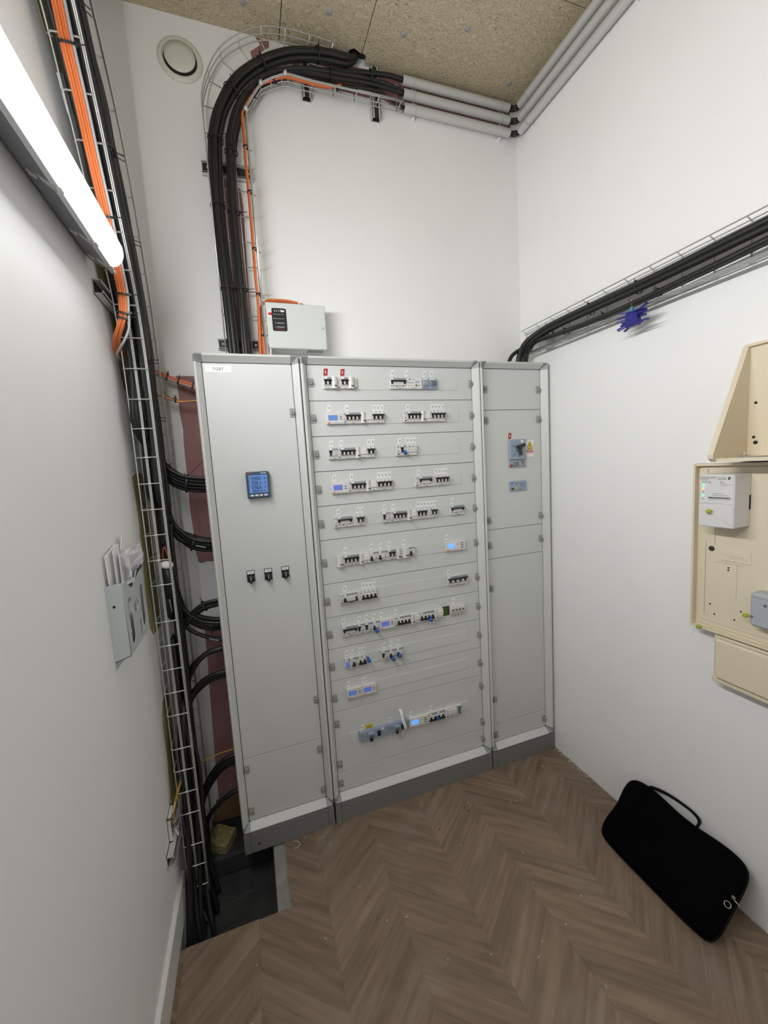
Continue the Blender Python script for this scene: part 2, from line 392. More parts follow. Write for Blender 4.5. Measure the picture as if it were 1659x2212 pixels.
def build_room():
    # walls
    mb = MB().box((XL-0.1, YB, -0.3), (xw(YB)+0.12, YB+0.1, ZC+0.1), 'wall_paint'); wb = mb.build('wall_back', kind='structure')
    mb = MB().box((XL-0.1, YF-0.1, -0.3), (XL, YB+0.1, ZC+0.1), 'wall_paint'); wl = mb.build('wall_left', kind='structure')
    mb = MB().prism([(xw(YF-0.1), YF-0.1, -0.3), (xw(YB+0.1), YB+0.1, -0.3), (xw(YB+0.1)+0.1, YB+0.1, -0.3), (xw(YF-0.1)+0.1, YF-0.1, -0.3)], (0, 0, ZC+0.4), 'wall_paint'); wr = mb.build('wall_right', kind='structure')
    MB().box((XL-0.1, YF-0.1, -0.3), (xw(YF)+0.1, YF, ZC+0.1), 'wall_paint').build('wall_front', kind='structure')
    # bare plasterboard patches: thin skins of board on the back wall
    def patch(poly, name, m, d=0.0015):
        MB().prism([(x, YB, z) for x, z in poly], (0, -d, 0), m).build(name, wb)
    patch([(0.135,2.10),(0.135,2.86),(0.170,2.88),(0.214,2.85),(0.24,2.843),(0.245,2.777),(0.24,2.596),(0.235,2.387),(0.232,2.241),(0.222,2.10)], 'bare_board', 'pink_board')
    patch([(0.354,3.453),(0.41,3.448),(0.408,3.426),(0.375,3.40),(0.335,3.366),(0.329,3.391),(0.374,3.426)], 'bare_board', 'pink_board')
    patch([(0.459,3.345),(0.5,3.38),(0.573,3.425),(0.68,3.432),(1.0,3.45),(1.62,3.45),(1.625,3.345),(1.60,3.312),(1.02,3.304),(0.965,3.312),(0.91,3.335),(0.84,3.322),(0.70,3.326),(0.60,3.345),(0.5,3.338)], 'bare_board', 'pink_board')
    patch([(-0.091,2.062),(-0.088,1.999),(-0.091,1.9),(-0.086,1.84),(-0.089,1.776),(-0.090,1.60),(-0.093,1.495),(-0.089,1.40),(-0.092,1.331),(-0.083,1.262),(-0.07,1.252),(-0.05,1.258),(-0.02,1.254),(0.09,1.25),(0.09,2.062)], 'bare_board', 'pink_board')
    patch([(-0.085,0.97),(-0.088,0.947),(-0.090,0.815),(-0.10,0.504),(-0.105,0.32),(-0.11,0.02),(0.09,0.02),(0.09,0.97)], 'bare_board', 'pink_board')
    patch([(-0.140,2.06),(-0.138,1.65),(-0.132,1.2),(-0.128,0.6),(-0.12,0.03),(-0.11,0.02),(-0.105,0.32),(-0.1,0.504),(-0.09,0.815),(-0.085,0.97),(-0.083,1.262),(-0.093,1.495),(-0.089,1.776),(-0.091,2.06)], 'joint_filler', 'filler_white', 0.001)
    def lpatch(poly, name, m, d=0.0015):
        MB().prism([(XL, y, z) for y, z in poly], (d, 0, 0), m).build(name, wl)
    lpatch([(-0.185,2.32),(-0.171,2.267),(-0.118,2.234),(-0.085,2.16),(-0.069,2.096),(-0.058,2.0),(-0.04,1.96),(0.2,1.9),(0.2,2.32)], 'bare_board', 'olive_board')
    lpatch([(-0.075,1.648),(-0.066,1.58),(-0.061,1.482),(-0.075,1.35),(-0.086,1.215),(-0.088,1.13),(-0.082,1.094),(-0.05,1.06),(0.1,1.05),(0.1,1.66),(-0.03,1.66)], 'bare_board', 'olive_board')
    lpatch([(-0.045,0.79),(-0.075,0.74),(-0.082,0.69),(-0.078,0.6),(-0.09,0.481),(-0.112,0.386),(-0.115,0.30),(0.05,0.3),(0.05,0.79)], 'bare_board', 'olive_board')
    lpatch([(-0.40,2.86),(-0.37,2.80),(-0.32,2.755),(-0.285,2.73),(-0.22,2.70),(-0.1,2.95),(-0.2,3.1)], 'bare_board', 'olive_board')
    # ceiling: a soffit with wood-wool boards fixed under it
    MBc = MB().box((XL-0.1, YF-0.1, ZC+0.025), (xw(YF)+0.1, YB+0.1, ZC+0.12), 'gap_black'); ce = MBc.build('ceiling', kind='structure')
    g = 0.0018
    def board(poly):
        MB().prism([(x, y, ZC) for x, y in poly], (0, 0, 0.024), 'wood_wool_board').build('ceiling_board', ce)
    xs = [XL-0.02, 0.451, 0.809, 1.75]
    yj = [YB+0.02, -0.232, -0.83, -1.43, -2.03, YF-0.02]
    for j in range(5):
        y0, y1 = yj[j+1]+g, yj[j]-g
        if j == 0: y0 = y0
        board([(xs[0]+g, y0), (xs[1]-g, y0), (xs[1]-g, y1), (xs[0]+g, y1)])
        if j == 0:
            board([(xs[1]+g, y0), (xs[2]-g, y0), (xs[2]-g, 0.172), (0.79, 0.165), (0.77, 0.158), (0.752, 0.168), (0.735, y1), (xs[1]+g, y1)])
            board([(xs[2]+g, y0), (1.75, y0), (1.75, y1), (0.84, y1), (0.832, 0.175), (xs[2]+g, 0.168)])
        else:
            board([(xs[1]+g, y0), (xs[2]-g, y0), (xs[2]-g, y1), (xs[1]+g, y1)])
            board([(xs[2]+g, y0), (1.75, y0), (1.75, y1), (xs[2]+g, y1)])
    am = cached('anchor', lambda: MB().lathe((0,0,0), [(0.0135,0.0),(0.013,0.0008),(0.007,0.0010),(0.0045,0.0022),(0.0,0.0012)], (0,0,-1), 14, 'lock_grey'))
    for x, y in ((0.637,0.051),(0.96,0.051),(1.547,0.12),(0.306,0.106),(1.216,-0.039),(0.2,-0.35),(0.66,-0.4),(1.0,-0.42),(1.3,-0.45)):
        o = put('ceiling_anchor', am, ce, (x, y, ZC))
    # floor: slab with an opening, planks in chevron
    fl = MB()
    fl.box((LEDGE_X, YF, -0.15), (xw(YF)+0.02, YB, -0.0065), 'concrete')
    fl.box((XL, YF, -0.15), (LEDGE_X, PIT_Y, -0.0065), 'concrete')
    floor = fl.build('floor', kind='structure')
    MB().box((PIT_X, PIT_Y, -0.15), (LEDGE_X, YB, -0.010), 'concrete').build('concrete_ledge', floor)
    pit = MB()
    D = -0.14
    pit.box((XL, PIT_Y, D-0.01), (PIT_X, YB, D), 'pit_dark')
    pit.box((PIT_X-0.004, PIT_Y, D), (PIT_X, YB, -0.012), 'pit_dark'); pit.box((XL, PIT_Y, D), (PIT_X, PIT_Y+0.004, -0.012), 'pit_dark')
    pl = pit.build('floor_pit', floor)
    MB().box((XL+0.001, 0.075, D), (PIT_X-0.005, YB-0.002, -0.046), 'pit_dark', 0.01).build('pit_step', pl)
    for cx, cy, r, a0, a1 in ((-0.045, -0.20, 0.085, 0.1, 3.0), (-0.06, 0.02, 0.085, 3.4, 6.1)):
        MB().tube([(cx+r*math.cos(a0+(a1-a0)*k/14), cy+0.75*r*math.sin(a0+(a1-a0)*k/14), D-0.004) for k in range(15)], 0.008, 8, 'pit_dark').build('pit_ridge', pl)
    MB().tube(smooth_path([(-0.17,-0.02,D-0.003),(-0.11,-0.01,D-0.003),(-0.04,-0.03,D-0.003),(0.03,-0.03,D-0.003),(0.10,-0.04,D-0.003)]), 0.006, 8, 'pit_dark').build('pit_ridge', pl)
    # planks
    pitch, rise, slope = 0.249, 0.0925, 0.80
    x_spine = [0.051 + 0.2487*k for k in range(-3, 8)]     # peak at k even (0.051, 0.549, 1.046)
    peaks = {k: ((k-0) % 2 == 0) for k in range(-3, 8)}
    npl = 0
    for i in range(len(x_spine)-1):
        k = i-3; xa, xb = x_spine[i], x_spine[i+1]
        down = peaks[k]                                    # from a peak (far) down to the right
        for n in range(-34, 12):
            ya = -0.060 + n*rise if down else -0.060 + n*rise - slope*(xb-xa)
            yb = ya - slope*(xb-xa) if down else ya + slope*(xb-xa)
            ge = 0.00016
            poly = [(xa+ge, ya+ge), (xb-ge, yb+ge), (xb-ge, yb+rise-ge), (xa+ge, ya+rise-ge)]
            for ax, val, kl in ((0, XL, False), (0, 1.6655, True), (1, YB, True), (1, YF, False)):
                poly = clip_poly(poly, ax, val, kl) if len(poly) > 2 else []
            if len(poly) < 3: continue
            pieces = []
            edge = PIT_Y - 0.002*math.sin(7*xa)
            lo = clip_poly(poly, 1, edge, True)
            if len(lo) > 2: pieces.append(lo)
            hi = clip_poly(poly, 1, edge, False)
            hi = clip_poly(hi, 0, LEDGE_X+0.002*math.cos(30*ya), False) if len(hi) > 2 else []
            if len(hi) > 2: pieces.append(hi)
            pieces = [p for p in pieces if (max(q[0] for q in p)-min(q[0] for q in p))*(max(q[1] for q in p)-min(q[1] for q in p)) > 2e-4]
            if not pieces: continue
            mb = MB(); z = 0.0 + rnd.uniform(-0.0002, 0.0002)
            for p in pieces: mb.prism([(x, y, z-0.006) for x, y in p], (0, 0, 0.006), 'plank_wood')
            ctr = Vector((sum(q[0] for q in pieces[0])/len(pieces[0]), sum(q[1] for q in pieces[0])/len(pieces[0]), 0))
            o = mb.build('plank', floor)
            me = o.data; uvl = me.uv_layers.new(name='UVMap'); sg = -slope if down else slope
            ln = math.hypot(1, sg); ux, uy = 1/ln, sg/ln
            fo = floor['_o']
            for lp in me.loops:
                c = me.vertices[lp.vertex_index].co; X, Y = c.x+fo[0], c.y+fo[1]
                uvl.data[lp.index].uv = (X*ux+Y*uy, -X*uy+Y*ux)
            npl += 1
    # skirting on the left wall, with a wide flat top
    bb = MB(); H = 0.12
    prof = [(XL, 0), (XL+0.014, 0), (XL+0.014, H-0.003), (XL+0.011, H), (XL, H)]
    bb.prism([(x, -0.09, z) for x, z in prof], (0, YF+0.09, 0), 'skirting')
    bb.build('baseboard_left', kind='structure')
build_room()

# ------------------------------------------------------------------ switchboard: three cabinets
PY = 0.033                    # front of the panels, behind the frame front at y = 0
DY = PY-0.014                 # front of the device bodies
def kx(x, k): return CAM_POS.x + (x-CAM_POS.x)*k
def kz(z, k): return CAM_POS.z + (z-CAM_POS.z)*k
KP = (PY-CAM_POS.y)/(0.02-CAM_POS.y)          # readings were taken on y = 0.02 ...
KD = (DY-CAM_POS.y)/(0.005-CAM_POS.y)         # ... and on y = 0.005 for the devices
def px_(x): return kx(x, KP)
def pz_(z): return kz(z, KP)
def dx_(x): return kx(x, KD)
ZT, ZP = 2.1, 0.0925
RB = 0.028                    # frame width
ORD = ['top', 'second', 'third', 'fourth', 'fifth', 'sixth', 'seventh', 'eighth', 'ninth', 'tenth', 'eleventh', 'bottom']

def lock_parts(panel, x, z):
    pm = cached('lock_plate', lambda: MB().box((-0.0105,-0.004,-0.018), (0.0105,0,0.018), 'lock_grey', 0.0015).add([(-0.0105,-0.004,-0.018),(0.0105,-0.004,-0.018),(0.0105,-0.004,0.018)], [(0,1,2)], 'lock_grey'))
    cm = cached('lock_cylinder', lambda: MB().lathe((0,0,0), [(0.0088,0.0),(0.0088,0.006),(0.0075,0.0085),(0.0045,0.0085),(0.004,0.006),(0.0,0.006)], (0,-1,0), 14, 'lock_grey').box((-0.003,-0.0072,-0.001),(0.003,-0.0055,0.001),'lock_core'))
    o = put('lock_plate', pm, panel, (x, PY, z)); put('lock_cylinder', cm, panel, (x, PY-0.004, z))

def cabinet(name, x0, x1, label):
    t = thing(name, ((x0+x1)/2, YB/2, 0), label, 'cabinet')
    # carcass
    b = MB(); e = 0.0015
    b.box((x0+e, PY+0.012, ZP), (x0+0.012, YB-0.004, ZT-0.003), 'cabinet_frame'); b.box((x1-0.012, PY+0.012, ZP), (x1-e, YB-0.004, ZT-0.003), 'cabinet_frame')
    b.box((x0+e, PY+0.012, ZT-0.012), (x1-e, YB-0.004, ZT-0.002), 'cabinet_frame'); b.box((x0+0.012, PY+0.03, ZP+0.01), (x1-0.012, PY+0.04, ZT-0.012), 'gap_black')
    b.build('carcass', t)
    # mitred frame with a sloping inner face
    CL = 0.045
    def rail(zo, zi, nm):
        m = MB(); zs = 1 if zi > zo else -1
        xa, xb = x0+CL-0.012, x1-CL+0.012
        prof = [(PY+0.012, zo), (0.005, zo), (0.0, zo+zs*0.005), (0.0015, zo+zs*0.009), (PY-0.003, zi-zs*0.001), (PY+0.012, zi)]
        P = [(xa, y, z) for y, z in prof]
        m.prism(P, (xb-xa, 0, 0), 'cabinet_frame'); m.build(nm, t)
    rail(ZT, ZT-RB, 'top_rail'); rail(ZP+0.001, ZP+0.001+RB, 'bottom_rail')
    def stile(xo, xi, nm):
        m = MB(); s = 1 if xi > xo else -1
        prof = [(xo, PY+0.012), (xo, 0.005), (xo+s*0.004, 0.0), (xo+s*0.010, 0.001), (xi-s*0.001, PY-0.003), (xi, PY+0.012)]
        za, zb = ZP+CL-0.012, ZT-CL+0.012
        m.prism([(x, y, za) for x, y in prof], (0, 0, zb-za), 'cabinet_frame'); o = m.build(nm, t)
        # small snap covers over the frame screws
        for z in (ZT-0.12, 1.07, ZP+0.12):
            k = MB(); xm = xo+s*0.0175; u = Vector((s*0.018, PY-0.004, 0)).normalized(); nrm = Vector((s*u.y, -abs(u.x), 0))
            nrm = Vector((u.y*s, -abs(u.x)*1.0, 0)).normalized()
            c = Vector((xm, 0.0137, z)); n_ = Vector((PY-0.004, -0.018*1.0*1, 0)); n_ = Vector((s*(PY-0.004), -0.018, 0)).normalized()
            R = Matrix((u, n_, Vector((0, 0, 1)))).transposed()
            k.obox(c+n_*0.0002, (0.006, 0.0012, 0.016), R, 'cabinet_frame'); k.obox(c+n_*0.0006-u*0.005, (0.004, 0.0012, 0.006), R, 'cabinet_frame')
            k.build('screw_cover', o)
    stile(x0, x0+RB, 'stile'); stile(x1, x1-RB, 'stile')
    for sx in (1, -1):
        for sz in (1, -1):
            m = MB(); xo = x0 if sx > 0 else x1; zo = ZP+0.001 if sz > 0 else ZT
            def q(a, y, b): return (xo+sx*a, y, zo+sz*b)
            c = CL-0.012
            # two sloping faces meeting in a mitre, and the outer edges
            V = [q(0.006,0.0,0.006), q(c,0.0,0.005), q(c,PY-0.003,RB), q(RB,PY-0.003,RB), q(RB,PY-0.003,c), q(0.005,0.0,c), q(0,0.006,c), q(0,0.008,0.008), q(0.008,0.008,0), q(c,0.006,0),
                 q(0,PY+0.012,c), q(0,PY+0.012,0.006), q(0.006,PY+0.012,0), q(c,PY+0.012,0)]
            F = [(0,1,2,3), (0,3,4,5), (0,5,6,7), (0,8,9,1), (0,7,8), (7,6,10,11), (8,12,13,9), (7,11,12,8)]
            if sx*sz < 0: F = [tuple(reversed(f)) for f in F]
            m.add(V, F, 'corner_grey'); m.build('corner_piece', t)
    # plinth: front board between two corner blocks
    p = MB().box((x0+0.030, 0.0, 0.0), (x1-0.030, 0.012, ZP-0.001), 'plinth_grey', 0.0006); p.build('plinth_board', t)
    for a, c in ((x0+0.0015, x0+0.029), (x1-0.029, x1-0.0015)):
        MB().box((a, 0.0, 0.0), (c, YB-0.02, ZP-0.001), 'plinth_grey', 0.001).build('plinth_corner', t)
    return t
def panel(t, x0, x1, z0, z1, hole=None):
    m = MB(); g = 0.0011
    m.box((x0+g, PY, z0+g), (x1-g, PY+0.011, z1-g), 'cabinet_grey', 0.001)
    return m.build('panel', t)

LC = cabinet('electrical_cabinet', 0.0, 0.3988, 'narrow left grey switchboard cabinet with one tall plain door marked TGBT')
MC = cabinet('electrical_cabinet', 0.4031, 1.2496, 'wide middle grey switchboard cabinet with rows of circuit breakers')
RC = cabinet('electrical_cabinet', 1.2528, 1.6526, 'right grey switchboard cabinet with the rotary main switch against right wall')

# left cabinet
def build_left():
    xa, xb = RB+0.0005, 0.3988-RB-0.0005
    zs = pz_(0.4235)
    door = panel(LC, xa, xb, zs, ZT-RB-0.001); door.name = 'door'
    low = panel(LC, xa, xb, ZP+RB+0.002, zs)
    for x, z in ((0.357,1.873), (0.358,0.614)): lock_parts(door, px_(x), pz_(z))
    for x, z in ((0.356,0.376), (0.357,0.175), (0.041,0.376), (0.043,0.18)): lock_parts(low, px_(x), pz_(z))
    lb = MB().box((px_(0.039), PY-0.0012, pz_(2.031)), (px_(0.135), PY, pz_(2.058)), 'paper_white')
    add_text(lb, 'TGBT', 0.0155, (px_(0.087), PY-0.0016, pz_(2.039)), (1,0,0), (0,0,1), 'print_dark', 'CENTER', 1.1); lb.build('name_label', door, label='white label reading TGBT')
    m = MB().box((px_(0.395)-0.34, -0.0005, 0.03), (px_(0.395)-0.331, 0.0004, 0.04), 'gap_black'); m.build('plinth_slot', LC)
    # network meter
    x0, x1, z0, z1 = 0.1505, 0.2415, 1.533, 1.6405; yf = 0.006
    t = thing('network_meter', ((x0+x1)/2, PY, z0), 'square dark blue panel meter with lit screen on left cabinet door', 'meter')
    MB().box((x0, yf, z0), (x1, PY, z1), 'meter_case', 0.004).build('case', t)
    sc = MB().box((x0+0.010, yf-0.0008, z0+0.022), (x1-0.009, yf+0.001, z1-0.014), 'lcd_blue'); so = sc.build('screen', t)
    dg = MB()
    SEG = {'0':'abcdef','1':'bc','2':'abged','3':'abgcd','4':'fgbc','5':'afgcd','6':'afgedc','7':'abc','8':'abcdefg','9':'abcdfg'}
    def digit(ch, x, z, w, h, th):
        y0, y1 = yf-0.0016, yf-0.0007
        R = {'a':(x,z+h-th,x+w,z+h),'g':(x,z+h/2-th/2,x+w,z+h/2+th/2),'d':(x,z,x+w,z+th),'f':(x,z+h/2,x+th,z+h),'e':(x,z,x+th,z+h/2),'b':(x+w-th,z+h/2,x+w,z+h),'c':(x+w-th,z,x+w,z+h/2)}
        for s in SEG[ch]:
            a, b, c, d = R[s]; dg.box((a,y0,b), (c,y1,d), 'lcd_digit')
    for r, s in enumerate(('235.0','236.1','236.6')):
        x = x0+0.021; z = z1-0.034-r*0.0178
        for ch in s:
            if ch == '.': dg.box((x-0.0013,yf-0.0016,z),(x+0.0003,yf-0.0007,z+0.0016),'lcd_digit'); x += 0.001; continue
            digit(ch, x, z, 0.0066, 0.0135, 0.0017); x += 0.0088
        dg.box((x+0.001,yf-0.0016,z),(x+0.0026,yf-0.0007,z+0.003),'lcd_digit')
        dg.add([(x+0.012,yf-0.0012,z+0.009),(x+0.0155,yf-0.0012,z+0.001),(x+0.019,yf-0.0012,z+0.009),(x+0.0165,yf-0.0012,z+0.009),(x+0.0155,yf-0.0012,z+0.004),(x+0.0145,yf-0.0012,z+0.009)], [(0,1,4,5),(1,2,3,4)], 'lcd_digit')
        dg.box((x0+0.0125,yf-0.0016,z+0.009),(x0+0.015,yf-0.0007,z+0.012),'lcd_digit')
    x = x0+0.022; z = z1-0.0825
    for ch in '00002416': digit(ch, x, z, 0.0034, 0.0085, 0.001); x += 0.0048
    dg.box((x+0.004,yf-0.0016,z+0.005),(x+0.012,yf-0.0007,z+0.007),'lcd_digit')
    dg.build('digits', so)
    MB().box((x0+0.008, yf-0.001, z1-0.0095), (x0+0.022, yf, z1-0.005), 'print_red').build('badge', t)
    MB().box((x1-0.033, yf-0.001, z1-0.008), (x1-0.011, yf, z1-0.0058), 'print_white').build('lettering', t)
    for k in range(4):
        xx = x0+0.012+k*0.0178
        MB().box((xx, yf-0.0015, z0+0.0085), (xx+0.0125, yf, z0+0.0145), 'paper_white', 0.001).build('button', t)
    # three rotary selector switches
    for i, (x, z, nm) in enumerate(((0.1335,1.2,'leftmost'), (0.2035,1.1985,'middle'), (0.274,1.1985,'rightmost'))):
        t = thing('selector_switch', (x, PY, z-0.02), f'{nm} of three black rotary selector switches on the left cabinet door', 'switch', 'rotary selectors on the left cabinet door')
        pm = cached('selector_plate', lambda: MB().box((-0.0158,-0.004,-0.0165),(0.0158,0,0.032),'toggle_black',0.001))
        lm = cached('selector_label', lambda: MB().box((-0.0135,-0.0008,-0.0065),(0.0135,0,0.0065),'paper_white').box((-0.007,-0.0012,0.0012),(0.007,-0.0007,0.0026),'print_dark').box((-0.004,-0.0012,-0.002),(0.004,-0.0007,-0.0008),'print_grey'))
        km = cached('selector_knob', lambda: MB().lathe((0,0,0),[(0.0155,0),(0.0155,0.008),(0.0135,0.012),(0.0135,0.014),(0,0.014)],(0,-1,0),22,'toggle_black').box((-0.0045,-0.026,-0.0155),(0.0045,-0.012,0.0125),'toggle_black',0.0015))
        sm = cached('selector_mark', lambda: MB().box((-0.0009,-0.0265,-0.002),(0.0009,-0.0255,0.0125),'print_white'))
        put('legend_plate', pm, t, (x, PY, z+0.002)); put('legend_label', lm, t, (x, PY-0.004, z+0.0255)); put('knob', km, t, (x, PY-0.004, z)); put('pointer_mark', sm, t, (x, PY-0.004, z))
build_left()

# right cabinet
def build_right():
    xa, xb = 1.2528+RB+0.0005, 1.6526-RB-0.0005
    zz = [ZT-RB-0.001, pz_(1.8705), pz_(1.2775), pz_(1.128), pz_(0.231), ZP+RB+0.002]
    P = [panel(RC, xa, xb, zz[i+1], zz[i]) for i in range(5)]
    xl = xa+0.010
    for i, x, z in ((0,None,1.97),(1,None,1.821),(1,None,1.325),(0,1.597,1.968),(1,1.597,1.82),(1,1.6,1.324),(2,None,1.199),(3,None,0.975),(3,None,0.375),(4,None,0.174),(2,1.599,1.2),(4,1.601,0.182)):
        lock_parts(P[i], xl+0.004 if x is None else px_(x), pz_(z))
    x0, x1, z0, z1 = px_(1.413), px_(1.514), pz_(1.622), pz_(1.723)
    t = thing('main_switch', ((x0+x1)/2, PY, z0), 'blue grey main circuit breaker with black rotary handle on right cabinet', 'switch')
    MB().box((x0, PY-0.012, z0), (x1, PY, z1), 'device_blue_grey', 0.003).build('body', t)
    cx, cz = (x0+x1)/2+0.004, (z0+z1)/2+0.006
    h = MB(); h.lathe((cx, PY-0.012, cz), [(0.019,0),(0.019,0.004),(0.014,0.007),(0,0.007)], (0,-1,0), 24, 'blue_grey_dark')
    h.box((cx-0.0075, PY-0.028, cz-0.036), (cx+0.0075, PY-0.018, cz+0.010), 'toggle_black', 0.003); h.obox((cx+0.006, PY-0.024, cz+0.011), (0.021, 0.005, 0.0065), Euler((0, -0.30, 0)).to_matrix(), 'toggle_black')
    h.obox((cx-0.012, PY-0.023, cz+0.004), (0.009, 0.005, 0.005), Euler((0, 0.4, 0)).to_matrix(), 'toggle_black'); h.build('rotary_handle', t)
    w = MB().box((x1-0.036, PY-0.0128, z1-0.017), (x1-0.020, PY-0.011, z1-0.005), 'paper_white'); w.build('rating_label', t)
    k = MB()
    for i, (a, b, c, d) in enumerate(((0.010,0.030,0.025,0.0022),(0.010,0.036,0.022,0.0022),(0.010,0.058,0.004,0.004),(0.018,0.075,0.018,0.002),(0.010,0.082,0.016,0.002),(0.070,0.040,0.022,0.002),(0.075,0.016,0.01,0.003),(0.045,0.086,0.02,0.002))):
        k.box((x0+a, PY-0.0126, z1-b), (x0+a+c, PY-0.0118, z1-b+d), 'blue_grey_dark')
    k.box((x1-0.034, PY-0.0126, z0+0.022), (x1-0.026, PY-0.0118, z0+0.045), 'blue_grey_dark'); k.build('lettering', t)
    # trip unit
    x0, x1, z0, z1 = px_(1.412), px_(1.510), pz_(1.584), pz_(1.620)
    t = thing('trip_unit', ((x0+x1)/2, PY, z0), 'small pale control strip with red button directly below the rotary switch', 'control')
    MB().box((x0, PY-0.008, z0), (x1, PY, z1), 'device_strip', 0.001).build('body', t)
    MB().lathe((x0+0.009, PY-0.008, z0+0.009), [(0.0065,0),(0.006,0.004),(0,0.004)], (0,-1,0), 14, 'print_red').build('test_button', t)
    k = MB()
    for a, b, c, d in ((0.024,0.020,0.012,0.005),(0.022,0.006,0.016,0.006),(0.042,0.006,0.011,0.020),(0.070,0.026,0.019,0.006),(0.074,0.015,0.011,0.006),(0.066,0.006,0.003,0.003),(0.090,0.006,0.003,0.003)):
        k.box((x0+a, PY-0.0092, z0+b), (x0+a+c, PY-0.0075, z0+b+d), 'blue_grey_dark')
    k.build('setting_dials', t)
    # earth leakage relay
    x0, x1, z0, z1 = px_(1.413), px_(1.512), pz_(1.464), pz_(1.514)
    t = thing('leakage_relay', ((x0+x1)/2, PY, z0), 'small blue rectangular relay with yellow knob below the main switch', 'relay')
    MB().box((x0, PY-0.008, z0), (x1, PY, z1), 'device_blue_grey', 0.001).build('body', t)
    for a, b, r, m, nm in ((0.036,0.014,0.0065,'label_yellow','setting_knob'),(0.011,0.012,0.0055,'toggle_black','setting_knob')):
        MB().lathe((x0+a, PY-0.008, z0+b), [(r,0),(r,0.003),(0,0.003)], (0,-1,0), 14, m).build(nm, t)
    k = MB()
    for a, b, c, d in ((0.006,0.036,0.010,0.006),(0.032,0.034,0.016,0.008),(0.024,0.010,0.004,0.006),(0.060,0.036,0.030,0.002),(0.062,0.028,0.026,0.002),(0.062,0.018,0.028,0.002),(0.052,0.006,0.020,0.003)):
        k.box((x0+a, PY-0.0088, z0+b), (x0+a+c, PY-0.0075, z0+b+d), 'blue_grey_dark')
    k.lathe((x0+0.040, PY-0.008, z0+0.038), [(0.006,0),(0.006,0.001),(0,0.001)], (0,-1,0), 12, 'device_strip'); k.build('lettering', t)
    # stickers on the panel
    x, z = px_(1.423), pz_(1.742)
    sheared_label(P[1], x, z, 'label_red', 0.0165, 0.030, 'label_sticker', 'red vertical label')
    x0, x1, z0, z1 = px_(1.5195), px_(1.566), pz_(1.633), pz_(1.717)
    m = MB().box((x0, PY-0.0008, z0), (x1, PY, z1), 'paper_white')
    cx = (x0+x1)/2; y = PY-0.0010
    m.add([(cx-0.0195,y,z1-0.038),(cx+0.0195,y,z1-0.038),(cx,y,z1-0.003)], [(0,1,2)], 'toggle_black')
    m.add([(cx-0.0165,y-0.0002,z1-0.0365),(cx+0.0165,y-0.0002,z1-0.0365),(cx,y-0.0002,z1-0.0065)], [(0,1,2)], 'label_yellow')
    # lightning-bolt arrow
    m.add([(cx+0.002,y-0.0004,z1-0.014),(cx-0.005,y-0.0004,z1-0.025),(cx-0.001,y-0.0004,z1-0.025),(cx-0.003,y-0.0004,z1-0.034),(cx+0.005,y-0.0004,z1-0.022),(cx+0.001,y-0.0004,z1-0.022)], [(0,1,2,5),(5,2,3,4)], 'toggle_black')
    m.box((x0+0.006, y-0.0002, z1-0.0495), (x1-0.006, PY, z1-0.040), 'label_yellow'); m.box((x0+0.004, y-0.0002, z1-0.0645), (x1-0.004, PY, z1-0.0515), 'print_red')
    for j in range(2): m.box((x0+0.009, y-0.0005, z1-0.0435-0.004*j), (x1-0.009, PY, z1-0.042-0.004*j), 'print_dark')
    for j in range(2): m.box((x0+0.008, y-0.0005, z1-0.0565-0.005*j), (x1-0.008, PY, z1-0.055-0.005*j), 'print_white')
    m.build('warning_sticker', P[1], label='white sticker with yellow electric shock warning triangle')

def sheared_label(parent, x, z, m, w=0.0145, h=0.0275, name='label_sticker', label=None, mark=True, shear=0.004):
    key = f'{name}_{m}_{w}_{h}'
    def mk():
        b = MB(); P = [(-w/2-shear/2,0,-h/2), (w/2-shear/2,0,-h/2), (w/2+shear/2,0,h/2), (-w/2+shear/2,0,h/2)]
        b.prism(P, (0,-0.0009,0), m)
        if mark:
            c = 'print_white' if m == 'label_red' else 'print_grey'
            for k, (dx, a, bb) in enumerate(((-0.0018,-0.0085,0.006), (0.0008,-0.006,0.0085), (0.0030,-0.003,0.004))):
                if k == 2 and m == 'label_red': continue
                b.box((dx-0.0007,-0.0012,a*0.9), (dx+0.0007,-0.0006,bb*0.9), c)
        return b
    o = put(name, cached(key, mk), parent, (x, PY, z))
    if label: o['label'] = label
    return o
build_right()

# ------------------------------------------------------------------ middle cabinet: panels and devices
MXA, MXB = 0.4031+RB+0.0005, 1.2496-RB-0.0005
SEPS = [1.9205, 1.772, 1.623, 1.474, 1.324, 1.1275, 0.974, 0.827, 0.677, 0.528, 0.229]
ZZ = [ZT-RB-0.001] + [pz_(z) for z in SEPS] + [ZP+RB+0.002]
MP = [panel(MC, MXA, MXB, ZZ[i+1], ZZ[i]) for i in range(12)]
CLK = [1.995,1.847,1.697,1.547,1.398,1.225,1.05,0.899,0.747,0.597]
for i, z in enumerate(CLK):
    lock_parts(MP[i], px_(0.4425), pz_(z)); lock_parts(MP[i], px_(1.2055), pz_(z))
for z in (0.472, 0.2735): lock_parts(MP[10], px_(0.4435), pz_(z)); lock_parts(MP[10], px_(1.2075), pz_(z))
lock_parts(MP[11], px_(0.4425), pz_(0.177)); lock_parts(MP[11], px_(1.207), pz_(0.177))

HH = 0.0235                                     # half height of a device front
ROWZ = [pz_(z) for z in (1.992,1.845,1.6965,1.549,1.4,1.2265,1.0545,0.904,0.754,0.609,0.3835)]

